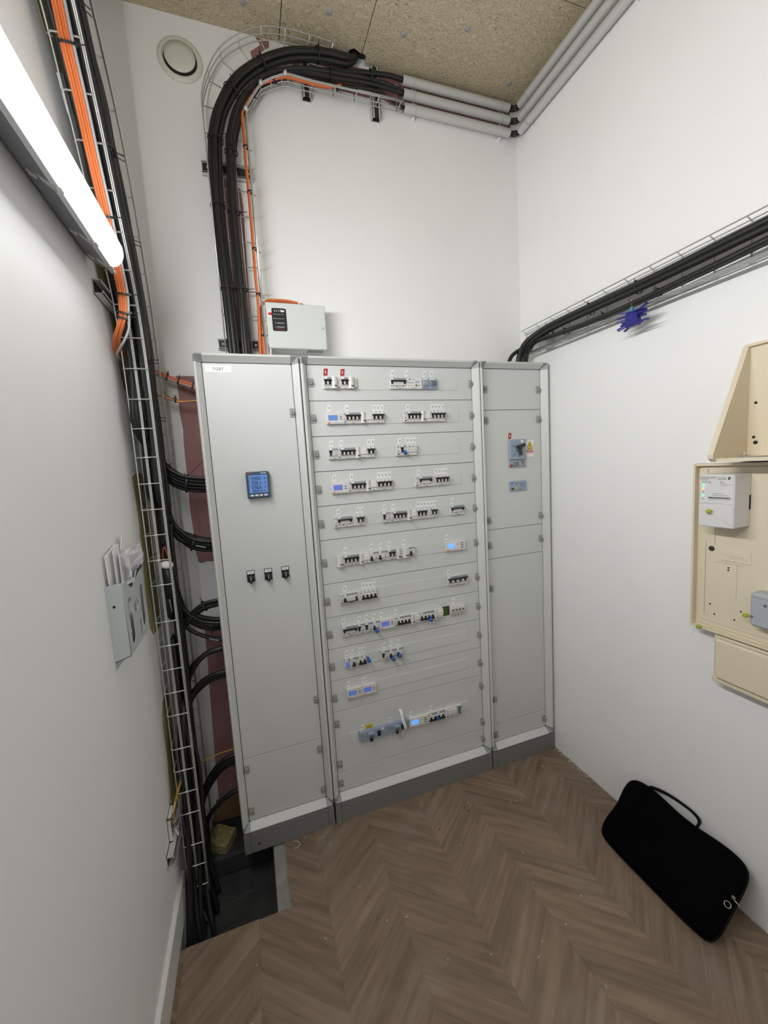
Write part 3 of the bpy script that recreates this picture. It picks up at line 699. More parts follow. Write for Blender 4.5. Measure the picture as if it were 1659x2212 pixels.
# part meshes, local: x from 0, z about 0, y = 0 at the body front, negative towards the viewer
def body_mesh(w, m='device_white', h=HH, deep=0.014, foot=True):
    def mk():
        b = MB().box((0.0002, 0, -h), (w-0.0002, deep, h), m, 0.0008)
        b.box((0.0004, -0.005, -h*0.42), (w-0.0004, 0.002, h*0.58), m, 0.0012)
        if foot and w > 0.03: b.box((w*0.45, -0.0006, -h), (w*0.45+0.008, 0.001, -h+0.004), 'lock_grey')
        return b
    return cached(f'body_{w:.4f}_{m}_{h}', mk)
def strip_mesh(w, n=1):
    def mk():
        b = MB().box((0.001, -0.0050, HH*0.58), (w-0.001, 0.001, HH*0.97), 'device_strip')
        for k in range(n):
            a = 0.002 + k*(w/n); b.box((a, -0.0056, HH*0.66), (a+min(0.0142, w/n-0.003), 0, HH*0.95), 'paper_white')
        return b
    return cached(f'strip_{w:.4f}_{n}', mk)
def toggle_mesh(poles, on=True, pitch=0.0175):
    def mk():
        w = poles*pitch; b = MB()
        if on:
            b.box((0.0015, -0.0135, HH*0.30), (w-0.0015, -0.004, HH*0.56), 'toggle_black', 0.0012)
            for k in range(poles):
                c = (k+0.5)*pitch
                b.box((c-0.0042, -0.0085, -HH*0.30), (c+0.0042, -0.004, HH*0.40), 'toggle_black')
        else:
            b.box((0.0015, -0.014, -HH*0.62), (w-0.0015, -0.004, -HH*0.36), 'toggle_black', 0.0012)
            for k in range(poles):
                c = (k+0.5)*pitch
                b.box((c-0.0042, -0.0085, -HH*0.42), (c+0.0042, -0.004, HH*0.16), 'toggle_black')
        return b
    return cached(f'toggle_{poles}_{on}_{pitch:.4f}', mk)
def stub_mesh(poles, on=True, pitch=0.0175):
    def mk():
        b = MB()
        for k in range(poles-1):
            c = (k+1)*pitch; z0, z1 = (-HH*0.30, HH*0.20) if on else (-HH*0.16, HH*0.36)
            b.box((c-0.0040, -0.0085, z0), (c+0.0040, -0.004, z1), 'stub_pink' if on else 'device_white', 0.0006)
        for k in range(poles):
            a = k*pitch+0.003; b.box((a, -0.0006, -HH*0.80), (a+0.005, 0, -HH*0.74), 'print_grey'); b.box((a+0.001, -0.0006, -HH*0.66), (a+0.0035, 0, -HH*0.60), 'print_grey'); b.box((a+0.009, -0.0006, -HH*0.86), (a+0.0105, 0, -HH*0.62), 'print_grey')
        return b
    return cached(f'stubs_{poles}_{on}_{pitch:.4f}', mk)
def cover_mesh(w, h=HH):
    def mk():
        n = 6; P = [(0.0003, 0.010, -h)] ; prof = []
        for k in range(n+1):
            t = k/n; prof.append((w*t, -0.004 - 0.0075*math.sin(math.pi*(0.15+0.85*t))))
        poly = [(0, 0.012)] + prof + [(w, 0.012)]
        b = MB().prism([(x, y, -h*0.98) for x, y in poly], (0, 0, h*2.0), 'device_cream')
        b.box((w*0.36, -0.0125, -h*0.66), (w*0.86, -0.006, -h*0.46), 'print_dark')
        return b
    return cached(f'cover_{w:.4f}', mk)
def aux_mesh(w):
    def mk():
        b = MB().box((0.0002, -0.003, -HH), (w-0.0002, 0.013, HH), 'device_white', 0.0008)
        b.box((w*0.3, -0.0036, HH*0.62), (w*0.7, -0.002, HH*0.74), 'print_dark'); b.box((w*0.3, -0.0036, -HH*0.28), (w*0.75, -0.002, -HH*0.08), 'print_grey'); b.box((w*0.3, -0.0036, -HH*0.82), (w*0.8, -0.002, -HH*0.58), 'print_dark')
        return b
    return cached(f'aux_{w:.4f}', mk)
def lever_mesh(w, on=True):
    def mk():
        b = MB()
        if on:
            b.box((0.002, -0.014, HH*0.28), (w-0.002, -0.004, HH*0.54), 'toggle_black', 0.0012)
            for a in (0.004, w-0.012): b.box((a, -0.0085, -HH*0.10), (a+0.008, -0.004, HH*0.40), 'toggle_black')
        else:
            b.box((0.002, -0.015, -HH*0.56), (w-0.002, -0.004, -HH*0.22), 'toggle_black', 0.0012)
            b.box((0.014, -0.019, -HH*0.36), (w-0.014, -0.013, -HH*0.04), 'galv_plate', 0.0012)
            for a in (0.004, w-0.012): b.box((a, -0.012, -HH*0.40), (a+0.008, -0.004, HH*0.22), 'toggle_black')
        return b
    return cached(f'lever_{w:.4f}_{on}', mk)
def lever_face_mesh(w, on=True):
    def mk():
        b = MB()
        if on:
            b.box((0.016, -0.0065, -HH*0.06), (w-0.016, -0.0045, HH*0.22), 'paper_white'); b.box((0.0175, -0.0068, 0.0), (w-0.0175, -0.006, HH*0.16), 'stub_pink')
        b.lathe((w*0.42, 0, -HH*0.62), [(0.0028,0),(0.0028,0.001),(0,0.001)], (0,-1,0), 10, 'print_dark'); b.box((w*0.55, -0.001, -HH*0.95), (w*0.55+0.009, 0.001, -HH*0.74), 'lock_grey')
        b.box((w*0.78, -0.0006, -HH*0.7), (w*0.86, 0, -HH*0.5), 'print_grey'); b.box((0.006, -0.0006, -HH*0.75), (0.010, 0, -HH*0.6), 'print_grey')
        return b
    return cached(f'leverface_{w:.4f}_{on}', mk)
def add_device(name, row, x, label, parts, group=None, cat='circuit breaker'):
    """parts: (part name, mesh, dx)"""
    t = thing(name, (x, DY, ROWZ[row]-HH), label, cat, group)
    for nm, me, dx in parts: put(nm, me, t, (x+dx, DY, ROWZ[row]))
    return t
RN = lambda r: ORD[r] if r < 10 else 'lowest'
PITCH = 0.0177
def mcb(row, x, poles, label, on=True, strips=None, extra=(), w=None, name='circuit_breaker', pitch=PITCH):
    w0 = poles*pitch; P = [('body', body_mesh(round(w0, 4)), 0), ('label_strip', strip_mesh(round(w0, 4), strips or poles), 0), ('toggle', toggle_mesh(poles, on, pitch), 0), ('indicator', stub_mesh(poles, on, pitch), 0)]
    return add_device(name, row, x, label, P+list(extra))
def rcbo(row, x, xb, poles, xc, xe, label, on=True, end=None, aux=True, strips=1):
    """x start of the auxiliary contact, xb start of the breaker, xc start of the side cover, xe its end, end: end of the differential block"""
    w = xc-xb; pit = w/poles; P = []
    if aux and xb-x > 0.003: P.append(('auxiliary_contact', aux_mesh(round(xb-x, 4)), 0))
    P += [('body', body_mesh(round(w, 4)), xb-x), ('label_strip', strip_mesh(round(w, 4), strips), xb-x), ('toggle', toggle_mesh(poles, on, round(pit, 5)), xb-x), ('indicator', stub_mesh(poles, on, round(pit, 5)), xb-x), ('side_cover', cover_mesh(round(xe-xc, 4)), xc-x)]
    if end: P.append(('differential_block', body_mesh(round(end-xe, 4), 'device_cream', HH*0.97), xe-x))
    return add_device('residual_current_breaker', row, x, label, P)
def meter(row, x, w, label, lcd='lcd_blue', cat='meter'):
    b = MB().box((0.0003,-0.004,-HH), (w-0.0003,0.014,HH), 'device_cream', 0.001)
    P = [('body', cached(f'meterbody_{w:.3f}', lambda: b), 0)]
    P.append(('screen', cached(f'meterscreen_{w:.3f}_{lcd}', lambda: MB().box((w*0.10,-0.0052,-HH*0.38),(w*0.64 if w < 0.08 else w*0.46,-0.003,HH*0.56),lcd)), 0))
    def txt():
        a = MB(); e = w*0.64 if w < 0.08 else w*0.46
        for k in range(3): a.box((w*0.16+0.004*(k == 1),-0.0056,HH*(0.34-0.28*k)),(e-0.006-0.006*(k == 2),-0.0050,HH*(0.40-0.28*k)),'lcd_text' if lcd != 'lcd_bright' else 'print_white')
        return a
    P.append(('readout', cached(f'meterread_{w:.3f}_{lcd}', txt), 0))
    def btn():
        a = MB()
        if w < 0.08:
            for k in range(2): a.box((w*0.76,-0.0055,HH*(0.18-0.40*k)),(w*0.90,-0.003,HH*(0.30-0.40*k)),'print_dark')
            a.box((w*0.81,-0.0046,HH*0.58),(w*0.85,-0.003,HH*0.70),'print_dark')
        else:
            for k in range(3): a.box((w*0.76,-0.0055,HH*(0.44-0.46*k)),(w*0.89,-0.003,HH*(0.56-0.46*k)),'print_dark')
            a.box((w*0.58,-0.0046,HH*0.20),(w*0.61,-0.003,HH*0.36),'print_dark')
        return a
    P.append(('buttons', cached(f'meterbtn_{w:.3f}', btn), 0))
    P.append(('brand_stripe', cached(f'meterstripe_{w:.3f}', lambda: MB().box((w*0.03,-0.0045,-HH*0.86),(w*0.20,-0.003,-HH*0.72),'print_red').box((w*0.22,-0.0045,-HH*0.82),(w*0.96,-0.003,-HH*0.76),'device_blue_grey')), 0))
    return add_device('energy_meter', row, x, label, P, None, cat)
def lever(row, x, w, label, on=True, aux=0.0):
    P = []
    if aux: P.append(('auxiliary_contact', aux_mesh(round(aux, 4)), 0))
    P += [('body', body_mesh(round(w, 4), foot=False), aux), ('label_strip', strip_mesh(round(w, 4), 1), aux), ('lever', lever_mesh(round(w, 4), on), aux), ('face_plate', lever_face_mesh(round(w, 4), on), aux)]
    return add_device('isolating_switch', row, x, label, P)
def single(row, x, w, label, on=True, m='device_white', cover=0.0):
    """one toggle beside a plain module"""
    P = [('body', body_mesh(round(w, 4)), 0), ('label_strip', strip_mesh(round(w, 4), 1), 0), ('toggle', toggle_mesh(1, on, 0.0165), cover)]
    if cover: P.append(('side_cover', cover_mesh(round(cover, 4)), 0))
    P.append(('face_print', cached(f'sprint_{w:.4f}', lambda: MB().lathe((w*0.76,0,-HH*0.15),[(0.0032,0),(0.0032,0.0065),(0,0.0065)],(0,-1,0),10,'print_grey').box((w*0.6,-0.0006,-HH*0.9),(w*0.85,0.001,-HH*0.72),'lock_grey').box((0.004,-0.0006,-HH*0.8),(0.008,0,-HH*0.7),'print_grey').box((w*0.62,-0.0056,HH*0.2),(w*0.9,-0.0045,HH*0.3),'print_grey')), 0))
    return add_device('circuit_breaker', row, x, label, P)
def blank(row, x0, x1, y=0.010, m='device_cream', h=HH*1.06):
    def mk(): return MB().box((0.0004, 0, -h), (x1-x0-0.0004, PY-DY, h), m, 0.0006)
    put('blank_plate', cached(f'blank_{x1-x0:.4f}_{m}_{h:.4f}', mk), MP[row], (x0, DY+y, ROWZ[row]))
def strip_blank(row, x0, x1): blank(row, x0, x1, 0.0118, 'cabinet_grey', HH*1.13)
def seal(row, x, dz, label, wire):
    """blue round padlock seal with its wire"""
    z = ROWZ[row]+dz; y = DY-0.020
    t = thing('padlock_seal', (x, y, z), label, 'seal', 'blue round seals locking breakers')
    MB().lathe((x, y+0.006, z), [(0.0080,0),(0.0090,0.002),(0.0090,0.009),(0.0075,0.0115),(0,0.0115)], (0.15,-1,-0.1), 16, 'seal_blue').build('seal_body', t)
    MB().tube(smooth_path([(x, y, z)] + [(x+a, y+b, z+c) for a, b, c in wire]), 0.0006, 5, 'print_grey').build('seal_wire', t)
    MB().box((x-0.004, y+0.004, z), (x+0.004, DY-0.003, z+0.012), 'seal_blue').build('clamp', t)
D = lambda *a: [dx_(x) for x in a]

# row 1
a = D(0.4936,0.5531,0.5664,0.6266,0.6426,0.791,0.8666,0.9444,0.9824,1.0212,1.1341)
def top2(x, xe, xt, label):
    w2 = 2*PITCH
    return add_device('circuit_breaker', 0, x, label, [('body', body_mesh(round(w2,4)), 0), ('label_strip', strip_mesh(round(w2,4),1), 0), ('toggle', toggle_mesh(2, True, PITCH), 0), ('indicator', stub_mesh(2, True, PITCH), 0), ('side_cover', cover_mesh(round(xe-x-w2,4)), w2), ('terminal_block', cached('termblk', lambda: MB().box((0.0003,0.003,-HH),(0.0125,0.014,HH),'device_white',0.0006).box((0.002,0.0025,-HH*0.9),(0.0125,0.004,-HH*0.62),'lock_grey').box((0.002,0.0022,HH*0.30),(0.010,0.004,HH*0.36),'print_grey').box((0.002,0.0022,-HH*0.1),(0.010,0.004,-HH*0.04),'print_grey')), xe-x)])
top2(a[0], a[1], a[2], 'leftmost two-pole breaker under a red label, top row of middle cabinet')
top2(a[2], a[3], a[4], 'second two-pole breaker under a red label, top row of middle cabinet')
strip_blank(0, a[4], a[5])
lever(0, a[5], a[6]-a[5], 'wide lever switch left of the white printed module, top row')
def printed():
    w = a[7]-a[6]; b = MB().box((0.0004,-0.003,-HH),(w-0.0004,0.014,HH),'comm_white',0.0008); return b
w_ = a[7]-a[6]
pm = MB()
for p, q, r, s, m in ((0.014,0.62,0.010,0.28,'print_grey'),(0.034,0.66,0.008,0.12,'print_grey'),(0.045,0.12,0.020,0.10,'print_grey'),(0.045,0.34,0.022,0.10,'print_grey'),(0.046,-0.56,0.007,0.36,'print_dark'),(0.055,-0.46,0.014,0.16,'print_grey'),(0.028,-0.84,0.025,0.06,'print_grey'),(0.010,-0.52,0.006,0.2,'label_yellow'),(0.018,-0.44,0.018,0.10,'label_yellow')):
    pm.box((p,-0.0036,q*HH),(p+r,-0.0025,(q+s)*HH),m)
add_text(pm, 'TMS-4M', 0.0065, (0.012,-0.0036,0.0), (1,0,0), (0,0,1), 'print_dark')
add_device('control_module', 0, a[6], 'white printed control module with small yellow logo, top row of middle cabinet', [('body', printed().mesh('printed_body'), 0), ('front_print', pm.mesh('front_print'), 0)], None, 'module')
for k, (x0, x1, q) in enumerate(((a[7],a[8],'left'), (a[8],a[9],'right'))):
    w = x1-x0
    sw = MB().box((0.0004,-0.002,-HH),(w-0.0004,0.014,HH),'device_blue_grey',0.001).box((0.002,-0.0035,HH*0.72),(w*0.7,-0.001,HH*0.93),'paper_white')
    rk = MB().box((w*0.16,-0.0075,-HH*0.34),(w*0.84,-0.001,HH*0.50),'blue_grey_dark' if k else 'device_strip',0.0015).box((w*0.1,-0.0028,-HH*0.72),(w*0.9,-0.0015,-HH*0.56),'blue_grey_dark')
    add_device('rocker_switch', 0, x0, f'{q} blue rocker switch of the pair in the top row', [('body', sw.mesh('rocker_body'), 0), ('rocker', rk.mesh('rocker'), 0)], None, 'switch')
strip_blank(0, a[9], a[10])
# row 2
a = D(0.4954,0.5693,0.5766,0.6457,0.6679,0.6974,0.7533,0.8466,0.8638,0.932,0.9525,0.9809,1.0564,1.134)
meter(1, a[0], a[1]-a[0], 'blue screen energy meter at the left end of the second row')
rcbo(1, a[1], a[2], 4, a[3], a[4], 'four-pole breaker beside the energy meter, second row of middle cabinet', end=a[5])
mcb(1, a[5], 3, 'three-pole breaker under three white labels, second row of middle cabinet', pitch=(a[6]-a[5])/3)
strip_blank(1, a[6], a[7])
rcbo(1, a[7], a[8], 4, a[9], a[10], 'four-pole breaker right of the blank strip, second row of middle cabinet', end=a[11])
mcb(1, a[11], 4, 'four-pole breaker under four white labels, right in second row', pitch=(a[12]-a[11])/4)
strip_blank(1, a[12], a[13])
# row 3
a = D(0.4933,0.5328,0.5438,0.6123,0.6325,0.6632,0.7007,0.8014,0.8214,0.8488,0.9041,1.1336)
single(2, a[0], a[1]-a[0], 'single-toggle breaker at the left end of the third row')
rcbo(2, a[1], a[2], 4, a[3], a[4], 'four-pole breaker with side cover, third row of middle cabinet', end=a[5])
mcb(2, a[5], 2, 'two-pole breaker under two touching labels, third row of middle cabinet', pitch=(a[6]-a[5])/2)
strip_blank(2, a[6], a[7])
add_device('circuit_breaker', 2, a[7], 'sealed breaker switched off beside three blank modules, third row', [('auxiliary_contact', aux_mesh(round(a[8]-a[7],4)), 0), ('body', body_mesh(round(a[9]-a[8],4)), a[8]-a[7]), ('label_strip', strip_mesh(round(a[9]-a[8],4),1), a[8]-a[7]), ('toggle', toggle_mesh(1, True, 0.0165), a[8]-a[7])])
for k in range(3):
    w = (a[10]-a[9])/3
    add_device('plain_module', 2, a[9]+k*w, ['left','middle','right'][k]+' one of three narrow plain modules beside the sealed breaker, third row', [('body', body_mesh(round(w,4), foot=False), 0), ('label_strip', strip_mesh(round(w,4),1), 0), ('pilot_dot', cached('pilotdot', lambda: MB().lathe((w*0.5,-0.005,0),[(0.002,0),(0.002,0.001),(0,0.001)],(0,-1,0),10,'print_dark')), 0)], None, 'module')
strip_blank(2, a[10], a[11])
seal(2, a[9]-0.011, -0.012, 'blue round seal hanging on a breaker in the third row', [(-0.012,0.002,-0.010),(-0.028,0.006,-0.026),(-0.035,0.008,-0.042)])
# row 4
a = D(0.4963,0.5692,0.5805,0.6495,0.6701,0.7003,0.7737,0.8864,0.9044,0.9731,0.9893,1.061,1.1345)
meter(3, a[0], a[1]-a[0], 'blue screen energy meter at the left end of the fourth row', 'lcd_violet')
rcbo(3, a[1], a[2], 4, a[3], a[4], 'four-pole breaker beside the energy meter, fourth row of middle cabinet', end=a[5])
mcb(3, a[5], 4, 'four-pole breaker left of the blank strip, fourth row', pitch=(a[6]-a[5])/4)
strip_blank(3, a[6], a[7])
lever(3, a[7], a[9]-a[8], 'wide lever switch right of the blank strip, fourth row', aux=a[8]-a[7])
blank(3, a[9], a[10], 0.003, h=HH)
mcb(3, a[10], 4, 'four-pole breaker at the right of the fourth row under four labels', pitch=(a[11]-a[10])/4)
strip_blank(3, a[11], a[12])
# row 5
a = D(0.4953,0.5089,0.5773,0.5948,0.6327,0.7173,0.7568,0.7671,0.837,0.8589,0.8865,0.9391,0.9591,0.9932,1.0628,1.137)
lever(4, a[0], a[2]-a[1], 'wide lever switch at the left end of the fifth row', aux=a[1]-a[0])
blank(4, a[2], a[3], 0.003, h=HH)
mcb(4, a[3], 2, 'two-pole breaker beside the left lever switch, fifth row', pitch=(a[4]-a[3])/2)
strip_blank(4, a[4], a[5])
single(4, a[5], a[6]-a[5], 'single-toggle breaker right of the blank strip, fifth row')
rcbo(4, a[6], a[7], 4, a[8], a[9], 'four-pole breaker with side cover in the middle of the fifth row', end=a[10])
mcb(4, a[10], 3, 'three-pole breaker under three of six touching labels, fifth row', pitch=(a[11]-a[10])/3)
add_device('plain_module', 4, a[11], 'narrow plain module between two breakers in the fifth row', [('body', body_mesh(round(a[12]-a[11],4), foot=False), 0), ('label_strip', strip_mesh(round(a[12]-a[11],4),1), 0), ('pilot_dot', cached('pilotdot2', lambda: MB().lathe((0.009,-0.005,0),[(0.002,0),(0.002,0.001),(0,0.001)],(0,-1,0),10,'print_grey')), 0)], None, 'module')
mcb(4, a[12], 2, 'two-pole breaker right of a narrow plain module, fifth row', pitch=(a[13]-a[12])/2)
strip_blank(4, a[13], a[14])
lever(4, a[14], a[15]-a[14], 'wide lever switch alone at the right end of the fifth row')
# row 6
a = D(0.4957,0.5258,0.5959,0.6153,0.6454,0.6858,0.7296,0.7753,0.7932,0.8061,0.8373,0.8686,1.0284,1.136)
add_device('residual_current_breaker', 5, a[0], 'four-pole breaker between two rounded covers, left end of sixth row', [('side_cover', cover_mesh(round(a[1]-a[0],4)), 0), ('body', body_mesh(round(a[2]-a[1],4)), a[1]-a[0]), ('label_strip', strip_mesh(round(a[2]-a[1],4),1), a[1]-a[0]), ('toggle', toggle_mesh(4, True, round((a[2]-a[1])/4,5)), a[1]-a[0]), ('indicator', stub_mesh(4, True, round((a[2]-a[1])/4,5)), a[1]-a[0]), ('side_cover', cover_mesh(round(a[3]-a[2],4)), a[2]-a[0]), ('differential_block', body_mesh(round(a[4]-a[3],4),'device_cream',HH*0.97), a[3]-a[0])])
single(5, a[4], a[5]-a[4], 'first of two single breakers with grey button, middle of sixth row', False)
single(5, a[5], a[6]-a[5], 'second of two single breakers with grey button, middle of sixth row', False)
w2 = a[7]-a[6]
add_device('circuit_breaker', 5, a[6], 'two-pole breaker with wide black toggle and side cover, sixth row', [('body', body_mesh(round(w2,4)), 0), ('label_strip', strip_mesh(round(w2,4),1), 0), ('toggle', toggle_mesh(2, True, 0.0175), 0.006), ('indicator', stub_mesh(2, True, 0.0175), 0.006), ('side_cover', cover_mesh(round(a[8]-a[7],4)), w2), ('terminal_block', CACHE['termblk'], a[8]-a[6])])
single(5, a[9], a[11]-a[9], 'single breaker with rounded cover on its left, right of sixth row', False, cover=a[10]-a[9])
strip_blank(5, a[11], a[12])
meter(5, a[12], a[13]-a[12], 'wide meter with bright blue screen at the right end of sixth row', 'lcd_bright')
# row 7
a = D(0.4962,0.5099,0.5781,0.5942,0.6687,1.0315,1.1404)
lever(6, a[0], a[2]-a[1], 'wide lever switch in the off position, left end of seventh row', False, aux=a[1]-a[0])
blank(6, a[2], a[3], 0.003, h=HH)
mcb(6, a[3], 4, 'four small breaker toggles switched off under four labels, seventh row', False, pitch=(a[4]-a[3])/4)
strip_blank(6, a[4], a[5])
mcb(6, a[5], 4, 'large four-pole breaker alone at the right end of seventh row', pitch=(a[6]-a[5])/4, strips=1)
# row 8
a = D(0.4966,0.5665,0.6009,0.638,0.6735,0.7456,0.7572,0.8272,0.8477,0.8752,0.9512,0.9673,1.0012,1.0413,1.1142,1.1342)
lever(7, a[0], a[1]-a[0], 'wide lever switch at the left end of the eighth row')
single(7, a[1], a[2]-a[1], 'single-toggle breaker next to the lever switch, eighth row')
single(7, a[2], a[3]-a[2], 'second single-toggle breaker from left, eighth row')
single(7, a[3], a[4]-a[3], 'single breaker locked by a blue seal, eighth row', False)
meter(7, a[4], a[5]-a[4], 'blue screen energy meter in the middle of the eighth row', 'lcd_violet')
rcbo(7, a[5], a[6], 4, a[7], a[8], 'four-pole breaker switched off right of the meter, eighth row', False, end=a[9])
rcbo(7, a[9], a[9], 4, a[10], a[11], 'four-pole breaker switched off and sealed, eighth row', False, end=a[12], aux=False)
# open slot showing green terminals
o = MB().box((a[12]+0.001, PY-0.0015, ROWZ[7]-HH), (a[13]-0.001, PY-0.0005, ROWZ[7]+HH), 'gap_black'); o.build('open_slot', MP[7])
tb = MB()
for k in range(2):
    for j in range(2): tb.lathe((a[12]+0.012+0.013*k, PY-0.0015, ROWZ[7]-0.010+0.020*j), [(0.006,0),(0.006,0.003),(0.0035,0.003),(0.0035,0.001),(0,0.001)], (0,-1,0), 12, 'term_green')
tb.box((a[12]+0.004, PY-0.003, ROWZ[7]-HH*0.9), (a[12]+0.030, PY-0.0016, ROWZ[7]+HH*0.9), 'term_green')
tb.build('terminal_block', label='green terminals seen through the open slot, eighth row', cat='terminals')
for k in range(4):
    w = (a[14]-a[13])/4
    add_device('fuse_holder', 7, a[13]+k*w, ['leftmost','second from left','third from left','rightmost'][k]+' of four narrow white fuse holders, right end of eighth row', [('body', body_mesh(round(w,4), foot=False), 0), ('fuse_lever', cached('fuselever', lambda: MB().box((0.002,-0.010,-HH*0.25),(w-0.002,-0.004,HH*0.86),'device_cream',0.001).box((0.005,-0.0108,HH*0.02),(w-0.005,-0.0095,HH*0.42),'print_dark')), 0), ('face_print', cached('fuseprint', lambda: MB().box((0.003,-0.0006,-HH*0.75),(w-0.004,0,-HH*0.66),'print_grey').box((0.003,-0.0006,-HH*0.92),(w-0.007,0,-HH*0.84),'print_grey')), 0)], 'narrow fuse holders in the eighth row', 'fuse holder')
blank(7, a[14], a[15], 0.006, 'cabinet_grey', HH)
seal(7, a[3]+0.014, -0.016, 'blue round seal under a single breaker left of meter, eighth row', [(-0.02,0.004,-0.018),(-0.05,0.010,-0.036),(-0.075,0.012,-0.052)])
seal(7, a[9]+0.050, -0.014, 'blue round seal under the right four-pole breaker, eighth row', [(0.03,0.0,-0.004),(0.06,0.004,-0.016),(0.09,0.008,-0.026)])
# row 9
a = D(0.4967,0.5209,0.5597,0.5993,0.6722,0.7092,0.7443,0.7839,1.1334)
add_device('surge_module', 8, a[0], 'narrow module with blue window at the left end of ninth row', [('body', body_mesh(round(a[1]-a[0],4), foot=False), 0), ('window', cached('bluewin', lambda: MB().box((0.006,-0.0064,-HH*0.7),(0.020,-0.004,HH*0.42),'lcd_violet')), 0), ('label_strip', strip_mesh(round(a[1]-a[0],4),1), 0)], None, 'module')
single(8, a[1], a[2]-a[1], 'single breaker with rounded cover beside blue window module, ninth row', False, cover=0.010)
mcb(8, a[2], 2, 'two-pole breaker switched off in the left group of ninth row', False, pitch=(a[3]-a[2])/2)
strip_blank(8, a[3], a[4])
single(8, a[4], a[5]-a[4], 'leftmost of three single breakers in the middle of ninth row')
single(8, a[5], a[6]-a[5], 'middle of three single breakers with a seal, ninth row', False)
single(8, a[6], a[7]-a[6], 'rightmost of three single breakers with a seal, ninth row', False)
strip_blank(8, a[7], a[8])
seal(8, a[3]+0.006, 0.002, 'blue round seal right of the left breaker group, ninth row', [(0.01,-0.002,0.006),(0.025,0.0,0.014)])
seal(8, a[5]+0.014, -0.017, 'blue round seal under the middle single breaker, ninth row', [(0.02,-0.002,-0.004),(0.05,0.004,-0.010),(0.060,0.006,-0.012)])
seal(8, a[6]+0.012, -0.008, 'blue round seal under the rightmost single breaker, ninth row', [(0.02,0.0,-0.016),(0.045,0.006,-0.040),(0.062,0.008,-0.058)])
# row 10
a = D(0.4962,0.5698,0.6377,1.1336)
meter(9, a[0], a[1]-a[0], 'left one of two blue screen meters side by side, tenth row')
meter(9, a[1], a[2]-a[1], 'right one of two blue screen meters side by side, tenth row', 'lcd_violet')
strip_blank(9, a[2], a[3])
# row 11
a = D(0.4961,0.5435,0.6815,0.7932,0.8952,0.9839,0.9997,1.0509,1.0809,1.1367)
strip_blank(10, a[0], a[1])
def grey_breaker(x0, x1, label, white):
    w = x1-x0
    b = MB().box((0.0004,-0.003,-HH*1.02),(w-0.0004,0.014,HH*1.02),'device_blue_grey',0.0012)
    h = MB().box((w*0.27,-0.016,-HH*0.5),(w*0.50,-0.002,HH*0.72),'device_blue_grey',0.0015).box((w*0.32,-0.021,-HH*0.92),(w*0.42,-0.006,-HH*0.10),'toggle_black',0.002).box((w*0.30,-0.0185,-HH*0.12),(w*0.46,-0.014,HH*0.36),'blue_grey_dark')
    p = MB().box((w*0.62,-0.006,-HH*0.6),(w*0.73,-0.0025,HH*0.5),'toggle_black')
    for q, r in ((0.80,0.3),(0.80,-0.1),(0.88,0.5),(0.90,-0.4),(0.05,0.5),(0.05,0.2),(0.08,-0.4),(0.14,0.0)): p.box((w*q,-0.0036,HH*r),(w*q+0.009,-0.0025,HH*(r+0.09)),'blue_grey_dark')
    if white: p.box((w*0.76,-0.0042,HH*0.48),(w*0.87,-0.0025,HH*0.86),'paper_white')
    add_device('moulded_case_breaker', 10, x0, label, [('body', b.mesh('mccb_body'), 0), ('handle', h.mesh('mccb_handle'), 0), ('face_print', p.mesh('mccb_print'), 0)])
grey_breaker(a[1], a[2], 'left blue grey moulded breaker in the lowest row', True)
grey_breaker(a[2], a[3], 'right blue grey moulded breaker behind the hanging tape, lowest row', False)
meter(10, a[3], a[4]-a[3], 'wide meter with bright blue screen in the lowest row', 'lcd_bright')
w = a[5]-a[4]; P = [('body', body_mesh(round(w,4),'device_cream'), 0), ('label_strip', strip_mesh(round(w,4),2), 0), ('toggle', toggle_mesh(4, False, round(w/4,5)), 0), ('indicator', stub_mesh(4, False, round(w/4,5)), 0), ('lock_tab', cached('locktab', lambda: MB().box((w*0.42,-0.021,-HH*0.5),(w*0.54,-0.006,HH*0.2),'seal_blue',0.001)), 0), ('side_cover', cover_mesh(round(a[6]-a[5],4)), w), ('differential_block', body_mesh(round(a[7]-a[6],4),'device_cream',HH*0.97), a[6]-a[4])]
add_device('residual_current_breaker', 10, a[4], 'four-pole breaker with a small blue lock tab, lowest row', P)
w = a[8]-a[7]
tbm = MB().box((0.0004,-0.002,-HH),(w-0.0004,0.014,HH),'device_cream',0.0006).box((0.003,-0.003,-HH*0.95),(w-0.003,-0.001,HH*0.95),'device_blue_grey')
tbp = MB()
for k in range(3): tbp.lathe((w*0.55,-0.003,HH*(0.55-0.55*k)),[(0.0042,0),(0.0042,0.002),(0,0.002)],(0,-1,0),10,'toggle_black')
add_device('terminal_module', 10, a[7], 'narrow grey terminal module at the right end of lowest row', [('body', tbm.mesh('term_body'), 0), ('terminals', tbp.mesh('term_holes'), 0)], None, 'module')
strip_blank(10, a[8], a[9])

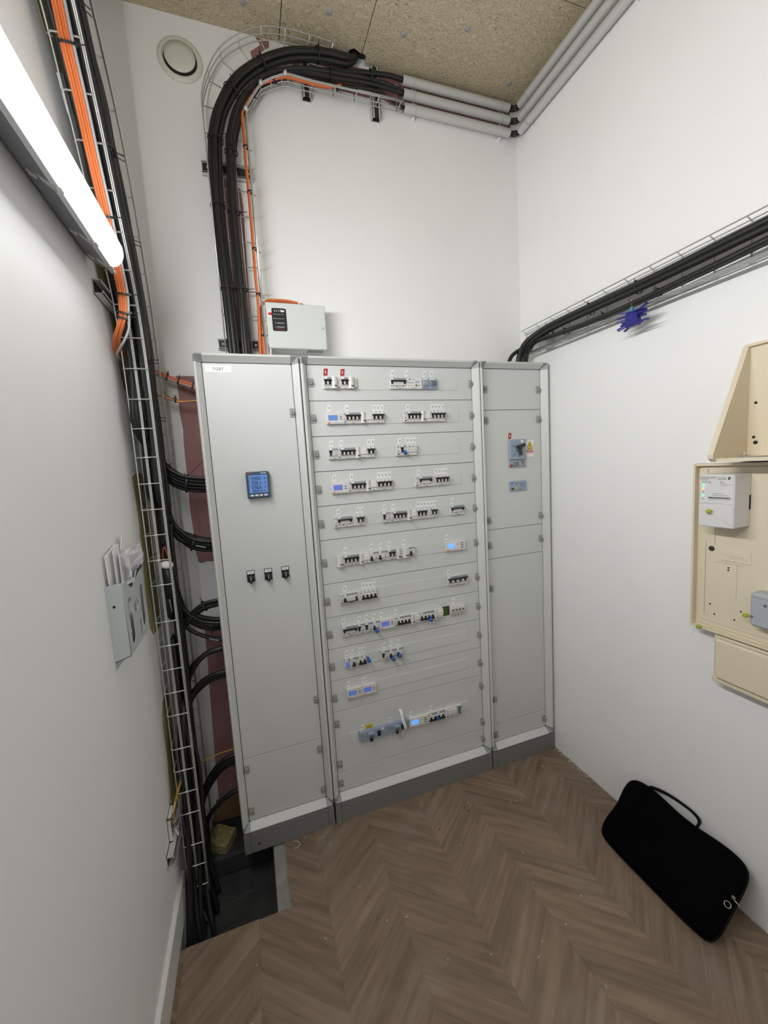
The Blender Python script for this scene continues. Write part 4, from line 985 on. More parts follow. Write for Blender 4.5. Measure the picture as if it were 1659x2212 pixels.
# labels stuck on the panels
LAB = [
 [(0.509,2.039,1),(0.582,2.039,1),(0.809,2.038),(0.879,2.039),(0.965,2.038),(1.002,2.038)],
 [(0.512,1.89),(0.59,1.889),(0.715,1.889),(0.733,1.889),(0.751,1.888),(0.875,1.89),(1.0,1.89),(1.017,1.89),(1.034,1.89),(1.052,1.889)],
 [(0.511,1.74),(0.556,1.74),(0.68,1.74),(0.698,1.74),(0.827,1.74),(0.866,1.741),(0.884,1.74),(0.901,1.74)],
 [(0.514,1.593),(0.591,1.593),(0.717,1.592),(0.734,1.591),(0.751,1.591),(0.769,1.591),(0.914,1.591),(1.005,1.591),(1.022,1.591),(1.04,1.59),(1.056,1.59)],
 [(0.52,1.444),(0.611,1.443),(0.628,1.443),(0.734,1.444),(0.778,1.443),(0.903,1.443),(0.920,1.443),(0.937,1.442),(0.955,1.441),(0.973,1.441),(0.99,1.441),(1.083,1.443)],
 [(0.539,1.269),(0.662,1.271),(0.707,1.269),(0.749,1.271),(0.821,1.271),(1.044,1.27)],
 [(0.524,1.097),(0.611,1.097),(0.628,1.096),(0.645,1.095),(0.663,1.095),(1.048,1.096)],
 [(0.508,0.946),(0.581,0.945),(0.617,0.945),(0.653,0.945),(0.689,0.946),(0.759,0.945),(1.065,0.947)],
 [(0.513,0.796),(0.538,0.795),(0.574,0.797),(0.593,0.797),(0.693,0.796),(0.728,0.796),(0.763,0.797)],
 [(0.512,0.648),(0.583,0.649)],
 [(0.56,0.42),(0.699,0.42),(0.808,0.421),(0.917,0.421)]]
for r, row in enumerate(LAB):
    for L in row:
        if len(L) == 3: sheared_label(MP[r], px_(L[0]), pz_(L[1]), 'label_red', 0.0170, 0.029, 'label_sticker', 'red label sticker')
        else: sheared_label(MP[r], px_(L[0]), pz_(L[1]), 'paper_white')
m = MB().box((px_(0.899), PY-0.001, pz_(0.936)), (px_(0.971), PY, pz_(0.9475)), 'paper_white')
add_text(m, 'TELECOMMANDE BAES', 0.0062, (px_(0.935), PY-0.0014, pz_(0.9395)), (1,0,0), (0,0,1), 'print_dark', 'CENTER'); m.build('label_sticker', MP[7], label='wide white label with one line of lettering')
m = MB().box((px_(0.577), PY-0.001, pz_(0.408)), (px_(0.613), PY, pz_(0.4265)), 'label_yellow')
for j in range(3): m.box((px_(0.581), PY-0.0014, pz_(0.411+0.0045*j)), (px_(0.609-0.006*(j == 0)), PY-0.0008, pz_(0.4125+0.0045*j)), 'print_dark')
m.build('label_sticker', MP[10], label='yellow label sticker')
# strip of white tape hanging over the lowest row
x0, z0 = dx_(0.752), 0.372
tp = MB(); pts = [(x0-0.004,0.460,0.008),(x0-0.002,0.455,-0.006),(x0-0.001,0.440,-0.010),(x0+0.002,0.415,-0.016),(x0+0.010,0.385,-0.018),(x0+0.012,0.365,-0.016),(x0+0.006,0.358,-0.006),(x0+0.004,0.335,0.004),(x0+0.003,0.315,0.010)]
V = []
for x, z, y in pts:
    for d in (-0.007, 0.007): V.append((x+d, DY+y-0.006, z))
    for d in (-0.007, 0.007): V.append((x+d, DY+y-0.0055, z))
F = []
for i in range(len(pts)-1): o = 4*i; F += [(o,o+1,o+5,o+4), (o+2,o+6,o+7,o+3)]
tp.add(V, F, 'paper_white', True); tp.build('tape_strip', label='curled strip of white tape hanging over the lowest breaker row', cat='tape')

# ------------------------------------------------------------------ lamp on the left wall
def build_lamp():
    y0, y1 = -0.262, -1.80; zc = 2.30
    t = thing('tube_luminaire', (XL, (y0+y1)/2, zc), 'long white glowing tube luminaire with grey housing on the left wall', 'lamp')
    def ext(prof, ya, yb, m, nm):
        MB().prism([(XL+x, ya, z) for x, z in prof], (0, yb-ya, 0), m).build(nm, t)
    ext([(0.004,2.284),(0.012,2.276),(0.060,2.247),(0.066,2.250),(0.066,2.325),(0.058,2.332),(0.004,2.340)], y0+0.004, y1-0.004, 'lamp_housing', 'housing')
    ext([(0.058,2.244),(0.071,2.241),(0.071,2.250),(0.060,2.252)], y0+0.002, y1-0.002, 'lamp_clip', 'rim')
    # diffuser: rounded section with domed ends
    ZD = 2.286; sec = []
    n = 12
    for k in range(n+1):
        a = -math.pi/2 + math.pi*k/n
        sec.append((0.066+0.040*max(0.0, math.cos(a))**0.8, ZD+0.036*math.sin(a)))
    b = MB(); ys = []
    for s in (0.0, 0.12, 0.3, 0.6, 1.0): ys.append((y0-0.045*s, math.sqrt(max(0, 1-(1-s)**2))))
    ys.append((y0-0.075, 1.0)); ys.append((y1+0.075, 1.0))
    for s in (1.0, 0.6, 0.3, 0.12, 0.0): ys.append((y1+0.045*s, math.sqrt(max(0, 1-(1-s)**2))))
    V = []
    for y, f in ys:
        for x, z in sec: V.append((XL+0.066+(x-0.066)*max(f, 0.02), y, ZD+(z-ZD)*(0.55+0.45*f)))
    m = len(sec); F = []
    for i in range(len(ys)-1):
        for k in range(m-1): F.append((i*m+k, i*m+k+1, (i+1)*m+k+1, (i+1)*m+k))
    F.append(list(range(m))); F.append([(len(ys)-1)*m+k for k in range(m-1, -1, -1)])
    q = 5*(m-1)
    G = F[q:-2-q]
    for k, f in enumerate(G):
        an = -90+180*((k % (m-1))+0.5)/(m-1); an = -an if an < 0 else an*1.6; b.add([V[i] for i in f], [(0,1,2,3)], 'lamp_diffuser_edge' if an > 60 else 'lamp_diffuser' if an > 38 else 'lamp_diffuser_front', False)
    b.build('diffuser', t)
    e = MB().add(V, F[:q]+F[-2-q:], 'lamp_end', True); e.build('end_cap', t)
    for y in (-0.30, -0.42, -0.62, -0.95, -1.30, -1.70):
        c = MB()
        # clip strap under the housing, holding the diffuser rim
        R = Matrix(((0.86, 0, 0.51), (0, 1, 0), (-0.51, 0, 0.86)))
        R = Euler((0, 0.66, 0)).to_matrix()
        c.obox((XL+0.050, y, 2.2530), (0.016, 0.011, 0.0022), R, 'lamp_clip'); c.obox((XL+0.026, y, 2.268), (0.007, 0.007, 0.005), R, 'lamp_clip')
        c.box((XL+0.064, y-0.011, 2.2395), (XL+0.0745, y+0.011, 2.258), 'lamp_clip', 0.001)
        c.build('clip', t)
build_lamp()

# ------------------------------------------------------------------ cable trays of welded wire
def wire(t, pts, r=0.0024, name='wire', m='galv_wire'):
    return MB().tube(pts, r, 6, m).build(name, t)

# left tray: near edge (y, z), far edge (y, z); base wires at x = -0.2, rims at x = -0.134
TT = [((-0.118,0.02),(0.115,0.03)), ((-0.115,0.9),(0.115,0.9)), ((-0.118,1.8),(0.113,1.8)), ((-0.120,1.95),(0.110,1.98)), ((-0.128,2.07),(0.104,2.13)), ((-0.150,2.19),(0.085,2.28)), ((-0.20,2.31),(0.05,2.42)), ((-0.262,2.425),(0.0,2.57)),
      ((-0.318,2.54),(-0.06,2.70)), ((-0.375,2.635),(-0.13,2.80)), ((-0.44,2.74),(-0.23,2.90)), ((-0.56,2.88),(-0.37,3.02)), ((-0.72,3.03),(-0.53,3.16)), ((-0.95,3.19),(-0.78,3.31))]
TX0, TX1 = -0.199, -0.134
def tray_uv(s, u):
    """s: position along the tray in table steps, u: 0 near edge .. 1 far edge"""
    i = max(0, min(len(TT)-2, int(s))); f = s-i
    n = [TT[i][0][k]*(1-f)+TT[i+1][0][k]*f for k in (0, 1)]; q = [TT[i][1][k]*(1-f)+TT[i+1][1][k]*f for k in (0, 1)]
    return (n[0]*(1-u)+q[0]*u, n[1]*(1-u)+q[1]*u)
def tray_s(z, u=0.0):
    lo, hi = 0.0, len(TT)-1.0
    for _ in range(40):
        m = (lo+hi)/2
        if tray_uv(m, u)[1] < z: lo = m
        else: hi = m
    return lo
def tp_(s, u, x): y, z = tray_uv(s, u); return Vector((x, y, z))
def tray_line(u, x, s0=0.0, s1=None, n=None):
    s1 = len(TT)-1.0 if s1 is None else s1
    pts = [tp_(s0, u, x)] + [tp_(k, u, x) for k in range(int(math.ceil(s0+1e-6)), int(s1)+1)]
    return smooth_path(pts, 4)
def build_left_tray():
    t = thing('cable_tray', (TX0, 0, 0.02), 'tall wire mesh cable tray full of black cables in the left corner', 'cable tray')
    lines = [(0.0,TX0),(0.33,TX0),(0.67,TX0),(1.0,TX0),(0.0,-0.168),(0.0,TX1),(0.008,TX1+0.004),(1.0,-0.168),(1.0,TX1),(0.992,TX1+0.004),(0.006,-0.164)]
    for u, x in lines: wire(t, tray_line(u, x), 0.0023)
    zs = []; z = 0.045
    near_len = [0.0]; pts = [tp_(k*0.05, 0.0, 0) for k in range(int((len(TT)-1)/0.05)+1)]
    acc = 0; nxt = 0.02; ss = []
    for k in range(1, len(pts)):
        acc += (pts[k]-pts[k-1]).length
        if acc >= nxt: ss.append(k*0.05); nxt += 0.098
    for s in ss:
        a, b, c, d = tp_(s,0,TX1+0.004), tp_(s,0,TX0), tp_(s,1,TX0), tp_(s,1,TX1+0.004)
        nv = Vector((0, -0.004, 0)); fv = Vector((0, 0.004, 0))
        wire(t, [a+nv, tp_(s,0,TX0+0.006)+nv, b+Vector((-0.004,0.004,0)), c+Vector((-0.004,-0.004,0)), tp_(s,1,TX0+0.006)+fv, d+fv], 0.0023, 'rung')
    # splice plate on the sloping upper part
    MB().prism([(TX0-0.006, y, z) for y, z in ((-0.384,2.659),(-0.30,2.728),(-0.255,2.662),(-0.341,2.60))], (0.003, 0, 0), 'galv_plate').build('splice_plate', t)
    # struts behind it
    for z, yl, yh, nm in ((2.215,-0.235,0.17,'upper'), (0.315,-0.245,0.17,'lower')):
        strut_y(yl, yh, z, f'{nm} short steel channel behind the tall wire tray on left wall')
def strut_y(ya, yb, z, label):
    b = MB(); h = 0.0205; d = 0.026; w = 0.0025
    b.box((XL, ya, z-h), (XL+w, yb, z+h), 'strut_metal'); b.box((XL, ya, z-h), (XL+d, yb, z-h+w), 'strut_metal'); b.box((XL, ya, z+h-w), (XL+d, yb, z+h), 'strut_metal')
    b.box((XL+d-w, ya, z-h), (XL+d, yb, z-h+0.010), 'strut_metal'); b.box((XL+d-w, ya, z+h-0.010), (XL+d, yb, z+h), 'strut_metal')
    b.box((XL+w, ya+0.003, z-h+w), (XL+w+0.001, yb, z+h-w), 'strut_inside')
    b.build('strut_channel', label=label, cat='bracket', group='steel channels under the trays')
build_left_tray()

def cable(name, pts, r, m, label, group, cat='cable', per=5, n=8):
    return MB().tube(smooth_path(pts, per), r, n, m).build(name, label=label, cat=cat, group=group)
def tie(c, axis, rx, ry=None, m='tie_black', label='black cable tie holding the cables in the left tray', group='cable ties of the left tray', tail=None, side=(1,0,0)):
    """flat loop around a bundle: c centre, axis along the bundle, elliptical radii (rx along side)"""
    ry = ry or rx; ax = Vector(axis).normalized(); u = Vector(side); u = (u-ax*u.dot(ax)).normalized(); w = ax.cross(u); c = Vector(c); b = MB(); n = 14; V = []
    for k in range(n):
        a = 2*math.pi*k/n; e = u*math.cos(a)*rx + w*math.sin(a)*ry; o = (u*math.cos(a)+w*math.sin(a))*0.0014
        V += [c+e-ax*0.0028, c+e+ax*0.0028, c+e+o+ax*0.0028, c+e+o-ax*0.0028]
    F = []
    for k in range(n):
        i, j = 4*k, 4*((k+1) % n)
        for q in range(4): F.append((i+q, i+(q+1) % 4, j+(q+1) % 4, j+q))
    b.add(V, F, m)
    tl = Vector(tail) if tail else u*0.02
    tn = tl.normalized(); ca, sb = tn.dot(u), tn.dot(w); p = c + tn*min(max(rx, ry), 1.0/math.sqrt((ca/rx)**2+(sb/ry)**2+1e-6))
    b.obox(p+tl.normalized()*0.002, (0.004, 0.004, 0.004), Matrix.Identity(3), m); b.tube([p, p+tl], 0.0014, 5, m)
    return b.build('cable_tie', label=label, cat='cable tie', group=group)

# black cables standing in the left tray (they run the whole height), and those that leave towards the cabinet
GL = 'black cables inside the left wire tray'; LL = 'black power cable running up inside the tall left wire tray'
S0 = tray_s(0.02); SE = len(TT)-1.0
def tray_cable(u, x, r, z0, z1=None, m='cable_black', label=LL, group=GL, wob=0.02, name='power_cable'):
    s0 = 0.0 if z0 <= 0.03 else tray_s(z0, u); s1 = SE if z1 is None else tray_s(z1, u)
    P = []; k = s0
    grid = [s0] + [q for q in (0.25,0.5,0.75,1,1.25,1.5,1.75) if s0 < q < s1] + [q for q in range(2, 14) if s0 < q < s1] + [s1]
    for q in grid: P.append(tp_(q, u+rnd.uniform(-wob, wob), x+rnd.uniform(-0.004, 0.004)))
    if z0 > 0.03: P = [Vector((0.05, 0.085, z0-0.10)), Vector((-0.02, 0.082, z0-0.098)), Vector((-0.09, 0.078, z0-0.070)), Vector((-0.138, 0.068, z0-0.025))] + P[1:]
    if z1 is not None: P = P[:-1] + [Vector((-0.150, 0.05, z1+0.02)), Vector((-0.112, 0.065, z1+0.075)), Vector((-0.05, 0.07, z1+0.102)), Vector((0.05, 0.07, z1+0.105))]
    if z0 <= 0.03: P = [Vector((x+0.03, P[0].y-0.04, -0.135)), Vector((x+0.01, P[0].y-0.015, -0.05))] + P
    return MB().tube(smooth_path(P, 4), r, 8, m).build(name, label=label, cat='cable', group=group)
for u, x, r in ((0.44,-0.152,0.0125),(0.58,-0.160,0.0125),(0.71,-0.150,0.012)): tray_cable(u, x, r, 0.0)
for u, x, r, z0 in ((0.10,-0.180,0.010,1.70),(0.16,-0.152,0.010,1.46),(0.26,-0.178,0.011,1.45),(0.31,-0.150,0.011,1.13),(0.40,-0.178,0.011,1.11),(0.52,-0.146,0.011,1.47),(0.62,-0.178,0.011,1.44),(0.66,-0.146,0.010,1.12),(0.05,-0.186,0.009,1.71),(0.74,-0.172,0.009,1.70)): tray_cable(u, x, r, z0)
for u, x, r, z1 in ((0.26,-0.166,0.009,0.80),(0.36,-0.148,0.009,0.69),(0.50,-0.178,0.009,0.995),(0.64,-0.172,0.009,0.70)): tray_cable(u, x, r, 0.0, z1)
tray_cable(0.80, -0.175, 0.006, 1.71, m='cable_brown', label='thin brown cable at the back edge of the left tray', group=None, name='brown_cable')
# ties along the tray bundle
for z, u, rx, ry, tl in ((0.70,0.57,0.018,0.040,(0.0,0.03,0.01)),(1.66,0.45,0.024,0.06,(0.01,0.03,0.0)),(1.85,0.45,0.026,0.065,(0.025,0.02,0.0)),(2.05,0.45,0.026,0.07,(0.028,0.015,0.004)),(2.42,0.45,0.026,0.075,(0.025,0.02,0.0)),(2.62,0.45,0.026,0.075,(0.025,0.02,0.0)),(2.85,0.45,0.026,0.07,(0.02,0.02,0.0)),(0.35,0.50,0.020,0.045,(0.01,0.02,0.0))):
    s = tray_s(z, 0.45); c = tp_(s, u, -0.166); d = tp_(min(SE, s+0.1), u, -0.166)-tp_(max(0, s-0.1), u, -0.166)
    tie(c, d, rx, ry, tail=tl)
    tie(c+d.normalized()*0.012, d, rx, ry, tail=tl)

# loops from the tray into the cabinet side
def loops(prefix, paths, r, label, group, name='power_cable', m='cable_black'):
    for P in paths: cable(name, P, r, m, label, group)
def fan(P, n, dy, dz, tuck=0.03, xend=0.06):
    """n nearly parallel copies of a path of (x, z) points"""
    out = []
    for k in range(n):
        f = k-(n-1)/2; L = []
        for i, (x, z) in enumerate(P):
            t = i/(len(P)-1)
            L.append((x - 0.004*f*(1-t), 0.07+dy*f*(0.4+0.6*t) + rnd.uniform(-0.003, 0.003), z+dz*f))
        L.append((xend, L[-1][1], L[-1][2]-0.0))
        out.append(L)
    return out
up = lambda x, z0, z1: [(x, z0+(z1-z0)*k/2) for k in range(3)]
A1 = [(-0.168,1.95),(-0.167,1.80),(-0.162,1.70),(-0.153,1.668),(-0.126,1.638),(-0.080,1.612),(-0.008,1.600)]
loops('a', fan(A1, 5, 0.012, -0.0135), 0.0070, 'black cable curving from tray into cabinet, highest of the black loops', 'highest loop of black cables')
A2 = [(-0.172,1.72),(-0.168,1.58),(-0.158,1.485),(-0.145,1.440),(-0.114,1.400),(-0.075,1.366),(-0.006,1.348)]
loops('b', fan(A2, 4, 0.013, -0.0145), 0.0083, 'black cable curving from tray into cabinet, second loop from the top', 'second loop of black cables')
A3 = [(-0.176,1.40),(-0.172,1.25),(-0.163,1.14),(-0.134,1.077),(-0.087,1.030),(-0.040,1.012),(-0.006,1.008)]
loops('c', fan(A3, 4, 0.012, -0.0130), 0.0068, 'black cable curving down into the cabinet level with the rotary selectors', 'third loop of black cables')
loops('c2', [[(-0.176,0.075,1.30),(-0.168,0.075,1.12),(-0.133,0.075,1.022),(-0.076,0.075,0.974),(-0.007,0.075,0.944),(0.06,0.08,0.93)]], 0.0085, 'black cable with a pale marker entering below the third loop', None)
A4 = [(-0.164,0.62),(-0.166,0.78),(-0.163,0.95),(-0.150,1.022),(-0.113,1.066),(-0.064,1.100),(-0.007,1.108)]
loops('d', fan(A4, 3, 0.012, -0.0140), 0.0075, 'black cable rising from below and arching right into the cabinet', 'arching black cables')
A5 = [(-0.160,0.45),(-0.163,0.62),(-0.160,0.76),(-0.149,0.808),(-0.110,0.872),(-0.062,0.905),(-0.006,0.912)]
loops('e', [[(x,0.06,z) for x, z in A5]+[(0.06,0.06,0.912)]], 0.0115, 'single thick black cable arching right across the bare pink board', None)
A6 = [(-0.158,0.38),(-0.163,0.56),(-0.161,0.69),(-0.138,0.736),(-0.097,0.772),(-0.052,0.792),(-0.005,0.795)]
loops('f', fan(A6, 3, 0.014, -0.0165), 0.0085, 'black cable in the double arch below the single thick one', 'double arch of black cables')
A7 = [(-0.150,-0.05),(-0.156,0.10),(-0.152,0.24),(-0.133,0.300),(-0.094,0.355),(-0.050,0.392),(-0.006,0.400)]
loops('g', fan(A7, 4, 0.010, -0.0195), 0.0080, 'black cable rising from the floor opening into the cabinet side', 'black cables from the floor opening')
loops('h', [[(-0.15,0.06,-0.10),(-0.145,0.06,0.06),(-0.140,0.06,0.160),(-0.106,0.06,0.208),(-0.053,0.06,0.248),(-0.008,0.06,0.262),(0.06,0.06,0.265)]], 0.010, 'lowest black cable arching in front of the cardboard', None)
cable('wire', [(-0.19,-0.03,0.385),(-0.178,0.0,0.405),(-0.160,0.05,0.427),(-0.113,0.055,0.444),(-0.057,0.06,0.452),(-0.004,0.06,0.455),(0.05,0.06,0.455)], 0.0030, 'cable_yellow', 'thin yellow wire crossing from tray to the cabinet side', None, 'wire')
cable('wire', [(-0.082,0.08,1.628),(-0.05,0.10,1.66),(-0.01,0.12,1.70)], 0.0012, 'cable_brown', 'thin stray brown wire above the highest black loop', None, 'wire')
for c, ax, r1, r2, tl in (((-0.073,0.07,1.61),(1,0,-0.15),0.036,0.028,(0,-0.02,0.02)),((-0.155,0.07,1.66),(0.6,0,-1),0.02,0.03,(0.02,0,0.02)),((-0.075,0.07,1.366),(1,0,-0.4),0.03,0.026,(0.006,-0.01,0.022)),((-0.122,0.07,1.055),(0.8,0,-0.6),0.028,0.024,(-0.01,-0.02,0.01)),((-0.04,0.07,1.012),(1,0,-0.1),0.026,0.022,(0,-0.02,-0.01)),((-0.06,0.07,1.102),(1,0,0.4),0.022,0.02,(-0.006,-0.01,0.022))):
    tie(c, ax, r1, r2, label='black cable tie around a loop entering the cabinet', group='cable ties of the cabinet loops', tail=tl, side=(0,0,1))
for c, d in (((-0.045,0.052,1.356),(1,0.1,-0.33)),((-0.035,0.068,0.957),(1,0,-0.42))):
    R = Vector(d).normalized(); Q = Matrix((R, Vector((0,1,0)), R.cross(Vector((0,1,0))))).transposed()
    MB().obox(Vector(c)-Vector((0,0.012,0)), (0.019, 0.001, 0.0022), Q, 'device_strip').build('cable_marker', label='pale marker strip on a black loop', cat='marker', group='pale markers on the black loops')
# orange bundle and grey cable that come down past the lamp
OB = [(-0.160,-0.62,2.97),(-0.160,-0.52,2.87),(-0.160,-0.452,2.765),(-0.159,-0.425,2.688),(-0.158,-0.374,2.60),(-0.158,-0.328,2.508),(-0.158,-0.262,2.392),(-0.158,-0.202,2.262),(-0.157,-0.190,2.208),(-0.159,-0.198,2.150),(-0.170,-0.198,2.112),(-0.190,-0.175,2.080),(-0.203,-0.130,2.062),(-0.206,-0.07,2.055)]
for k in range(4):
    f = k-1.5
    P = [(x+0.0060*f-0.004, y-0.003*(k % 2)-0.010, z+0.002*f) for x, y, z in OB]
    cable('data_cable', P, 0.0036, 'cable_orange', 'orange cable in the bundle passing behind the lamp end', 'orange cables beside the left tray')
P = [(x+0.0120, y-0.012, z) for x, y, z in OB[:10]] + [(-0.150,-0.215,2.105),(-0.165,-0.222,2.065),(-0.190,-0.200,2.040),(-0.207,-0.15,2.040),(-0.214,-0.08,2.045)]
cable('data_cable', P, 0.0036, 'cable_grey', 'grey cable beside the orange bundle at the left tray', None)
for i in (1, 3, 6, 8, 9):
    a, b = Vector(OB[i]), Vector(OB[i+1]); tie(a-Vector((0.003,0.011,0)), b-a, 0.018, 0.009, label='black cable tie around the orange bundle', group='cable ties of the orange bundle', tail=(0.024,0.0,0.002))
tie(Vector(OB[9])*0.6+Vector(OB[10])*0.4-Vector((0.002,0.011,0)), Vector(OB[10])-Vector(OB[9]), 0.017, 0.009, label='black cable tie around the orange bundle', group='cable ties of the orange bundle', tail=(0.02,0.0,0.004))
# orange bundle and copper wire from tray to cabinet
for k in range(4):
    f = k-1.5
    cable('data_cable', [(-0.18,0.10,2.085+0.004*f),(-0.165,0.14,2.062+0.005*f),(-0.132,0.155,2.050+0.005*f),(-0.104,0.158,2.038+0.005*f),(-0.074,0.158,2.027+0.0045*f),(-0.012,0.15,2.004+0.0045*f),(0.05,0.14,1.985)], 0.0042, 'cable_orange' if k else 'cable_grey', 'orange cable going from the tray into top of the left cabinet' if k else 'grey cable under the orange ones at the left cabinet top', 'orange cables into the left cabinet' if k else None)
for c in ((-0.115,0.157,2.043),(-0.075,0.158,2.028),(-0.022,0.152,2.008)): tie(c, (1,0,-0.35), 0.013, 0.008, label='black cable tie on the orange bundle beside the cabinet', group='cable ties on the short orange bundle', tail=(0.004,-0.002,0.014), side=(0,0,1))
cable('earth_wire', [(-0.17,0.13,1.975),(-0.14,0.14,1.964),(-0.112,0.15,1.953),(-0.074,0.155,1.9445),(-0.02,0.15,1.947),(0.05,0.14,1.95)], 0.0042, 'copper', 'bare copper earth wire from tray to the left cabinet', None, 'wire')
cable('earth_wire', [(-0.136,0.13,1.988),(-0.122,0.145,1.970),(-0.103,0.154,1.958),(-0.082,0.156,1.952),(-0.03,0.152,1.944),(0.05,0.14,1.948)], 0.0024, 'cable_yellow', 'thin yellow earth wire twisted along the bare copper one', None, 'wire')
tie((-0.093,0.154,1.951), (1,0,-0.1), 0.009, 0.007, label='black cable tie on the bare copper wire', group=None, tail=(0,-0.002,0.012), side=(0,0,1))
# connector hanging in the tray
t = thing('cable_connector', (-0.150,-0.085,1.30), 'white and black cable connector hanging inside the left wire tray', 'connector')
MB().lathe((-0.150,-0.088,1.318), [(0.020,0),(0.022,0.006),(0.019,0.014),(0.008,0.018),(0,0.018)], (0.25,-0.2,1), 14, 'paper_white').build('cap', t)
MB().tube([(-0.150,-0.088,1.318),(-0.147,-0.085,1.25),(-0.148,-0.08,1.20)], 0.017, 10, 'cable_black').build('sleeve', t)
MB().tube(smooth_path([(-0.152,-0.09,1.33),(-0.158,-0.09,1.36),(-0.150,-0.088,1.39),(-0.143,-0.088,1.36),(-0.138,-0.088,1.335)]), 0.0018, 6, 'cable_orange_dark').build('wires', t)

# ------------------------------------------------------------------ tray on the back wall with its bend
yR, yB_ = YB-0.10, YB-0.046
OUT = [(0.664,3.415),(0.566,3.419),(0.467,3.417),(0.371,3.40),(0.283,3.352),(0.208,3.287),(0.155,3.201),(0.123,3.105),(0.12,3.005)]
INN = [(0.664,3.25),(0.566,3.249),(0.467,3.252),(0.440,3.245),(0.395,3.222),(0.351,3.194),(0.318,3.145),(0.284,3.09),(0.281,3.0)]
def build_back_tray():
    t = thing('cable_tray', (0.2, YB-0.05, 2.1), 'curved wire mesh cable tray bending along the back wall under the ceiling', 'cable tray')
    dn = [2.105 + 0.1*k for k in range(9)]
    def line(fr, y, r=0.0022):
        P = [(OUT[i][0]*(1-fr)+INN[i][0]*fr, y, OUT[i][1]*(1-fr)+INN[i][1]*fr) for i in range(len(OUT))]
        P = smooth_path(P, 3) if fr < 0.9 else [Vector(p) for p in P]
        if fr > 0.3: P = [Vector((0.975, y, 3.415*(1-fr)+3.256*fr))] + P
        P += [Vector((0.12*(1-fr)+0.28*fr, y, 2.09))]
        wire(t, P, r)
    for fr, y in ((0,yR),(0,(yR+yB_)/2),(0,yB_),(0.33,yB_),(0.67,yB_),(1,yB_),(1,(yR+yB_)/2+0.006),(1,yR),(1.02,yR+0.002)): line(fr, y)
    for z in dn: wire(t, [(0.118,yR,z),(0.118,yB_,z),(0.282,yB_,z),(0.282,yR,z)], 0.0022, 'rung')
    for (a, b), (c, d) in zip(OUT, INN): wire(t, [(a,yR,b),(a,yB_,b),(c,yB_,d),(c,yR,d)], 0.0022, 'rung')
    for x in (0.76, 0.86, 0.965): wire(t, [(x,yR,3.254),(x,yB_,3.254),(x,yB_,3.33)], 0.0022, 'rung')
    for x, z in ((0.284,3.085),(0.351,3.192),(0.452,3.25)):
        MB().lathe((x, yR-0.003, z-0.004), [(0.009,0),(0.009,0.004),(0.005,0.006),(0.005,0.012),(0,0.012)], (0,-1,0), 10, 'galv_plate').build('splice_bolt', t)
build_back_tray()
def strut_b(x0, x1, z0, z1, vert, label):
    b = MB(); d = 0.026; w = 0.0025
    b.box((x0, YB-w, z0), (x1, YB, z1), 'strut_metal')
    if vert:
        for xa in (x0, x1-w): b.box((xa, YB-d, z0), (xa+w, YB, z1), 'strut_metal')
        for xa, xb in ((x0, x0+0.010), (x1-0.010, x1)): b.box((xa, YB-d, z0), (xb, YB-d+w, z1), 'strut_metal')
        b.box((x0+w, YB-w-0.001, z0+0.002), (x1-w, YB-w, z1), 'strut_inside'); b.box((x0+0.010, YB-d+0.003, z0+0.004), (x1-0.010, YB-d+0.005, z1), 'strut_inside')
    else:
        for za in (z0, z1-w): b.box((x0, YB-d, za), (x1, YB, za+w), 'strut_metal')
        for za, zb in ((z0, z0+0.004), (z1-0.004, z1)): b.box((x0, YB-d, za), (x1, YB-d+w, zb), 'strut_metal')
        b.box((x0+0.003, YB-d+0.003, z0+0.004), (x1-0.003, YB-d+0.005, z1-0.004), 'strut_inside')
        for k in range(4): b.lathe((x0+(x1-x0)*(0.12+0.26*k), YB-d+0.003, (z0+z1)/2), [(0.006,0),(0.006,0.003),(0.003,0.003),(0.003,0.006),(0,0.006)], (0,-1,0), 10, 'galv_plate')
    b.build('strut_channel', label=label, cat='bracket', group='steel channels under the trays')
strut_b(0.094, 0.295, 2.872, 2.913, False, 'horizontal black slotted channel behind the vertical run of curved tray')
strut_b(0.090, 0.262, 2.172, 2.212, False, 'horizontal black slotted channel just above the left cabinet')
strut_b(0.533, 0.573, 3.245, 3.43, True, 'short upright channel behind the curved tray near the ceiling hole')
strut_b(0.852, 0.893, 3.225, 3.44, True, 'short upright channel just left of the grey conduits')

def band(P, Q, f): return [(p[0]*(1-f)+q[0]*f, p[1]*(1-f)+q[1]*f) for p, q in zip(P, Q)]
AO = [(0.139,2.06),(0.139,2.174),(0.135,2.41),(0.128,2.70),(0.135,2.92),(0.147,3.003),(0.173,3.084),(0.23,3.187),(0.297,3.258),(0.379,3.318),(0.478,3.366),(0.573,3.390),(0.672,3.404),(0.738,3.418),(0.772,3.452),(0.782,3.52)]
AI = [(0.170,2.06),(0.170,2.175),(0.165,2.412),(0.157,2.705),(0.174,2.95),(0.186,3.01),(0.212,3.085),(0.268,3.175),(0.328,3.237),(0.399,3.290),(0.475,3.330),(0.57,3.358),(0.66,3.368),(0.735,3.388),(0.785,3.44),(0.795,3.52)]
LA = 'thick black cable in the outer bundle of the curved back wall tray'
for f, off, r in ((0.0,0.072,0.0108),(0.48,0.083,0.0108),(0.92,0.070,0.0108),(0.28,0.058,0.0105),(0.70,0.056,0.0105)):
    cable('power_cable', [(x, YB-(off if i < 13 else (off*0.8, off*0.5, 0.022)[i-13]), z) for i, (x, z) in enumerate(band(AO, AI, f))], r, 'cable_black', LA, 'outer bundle in the curved tray', per=4, n=10)
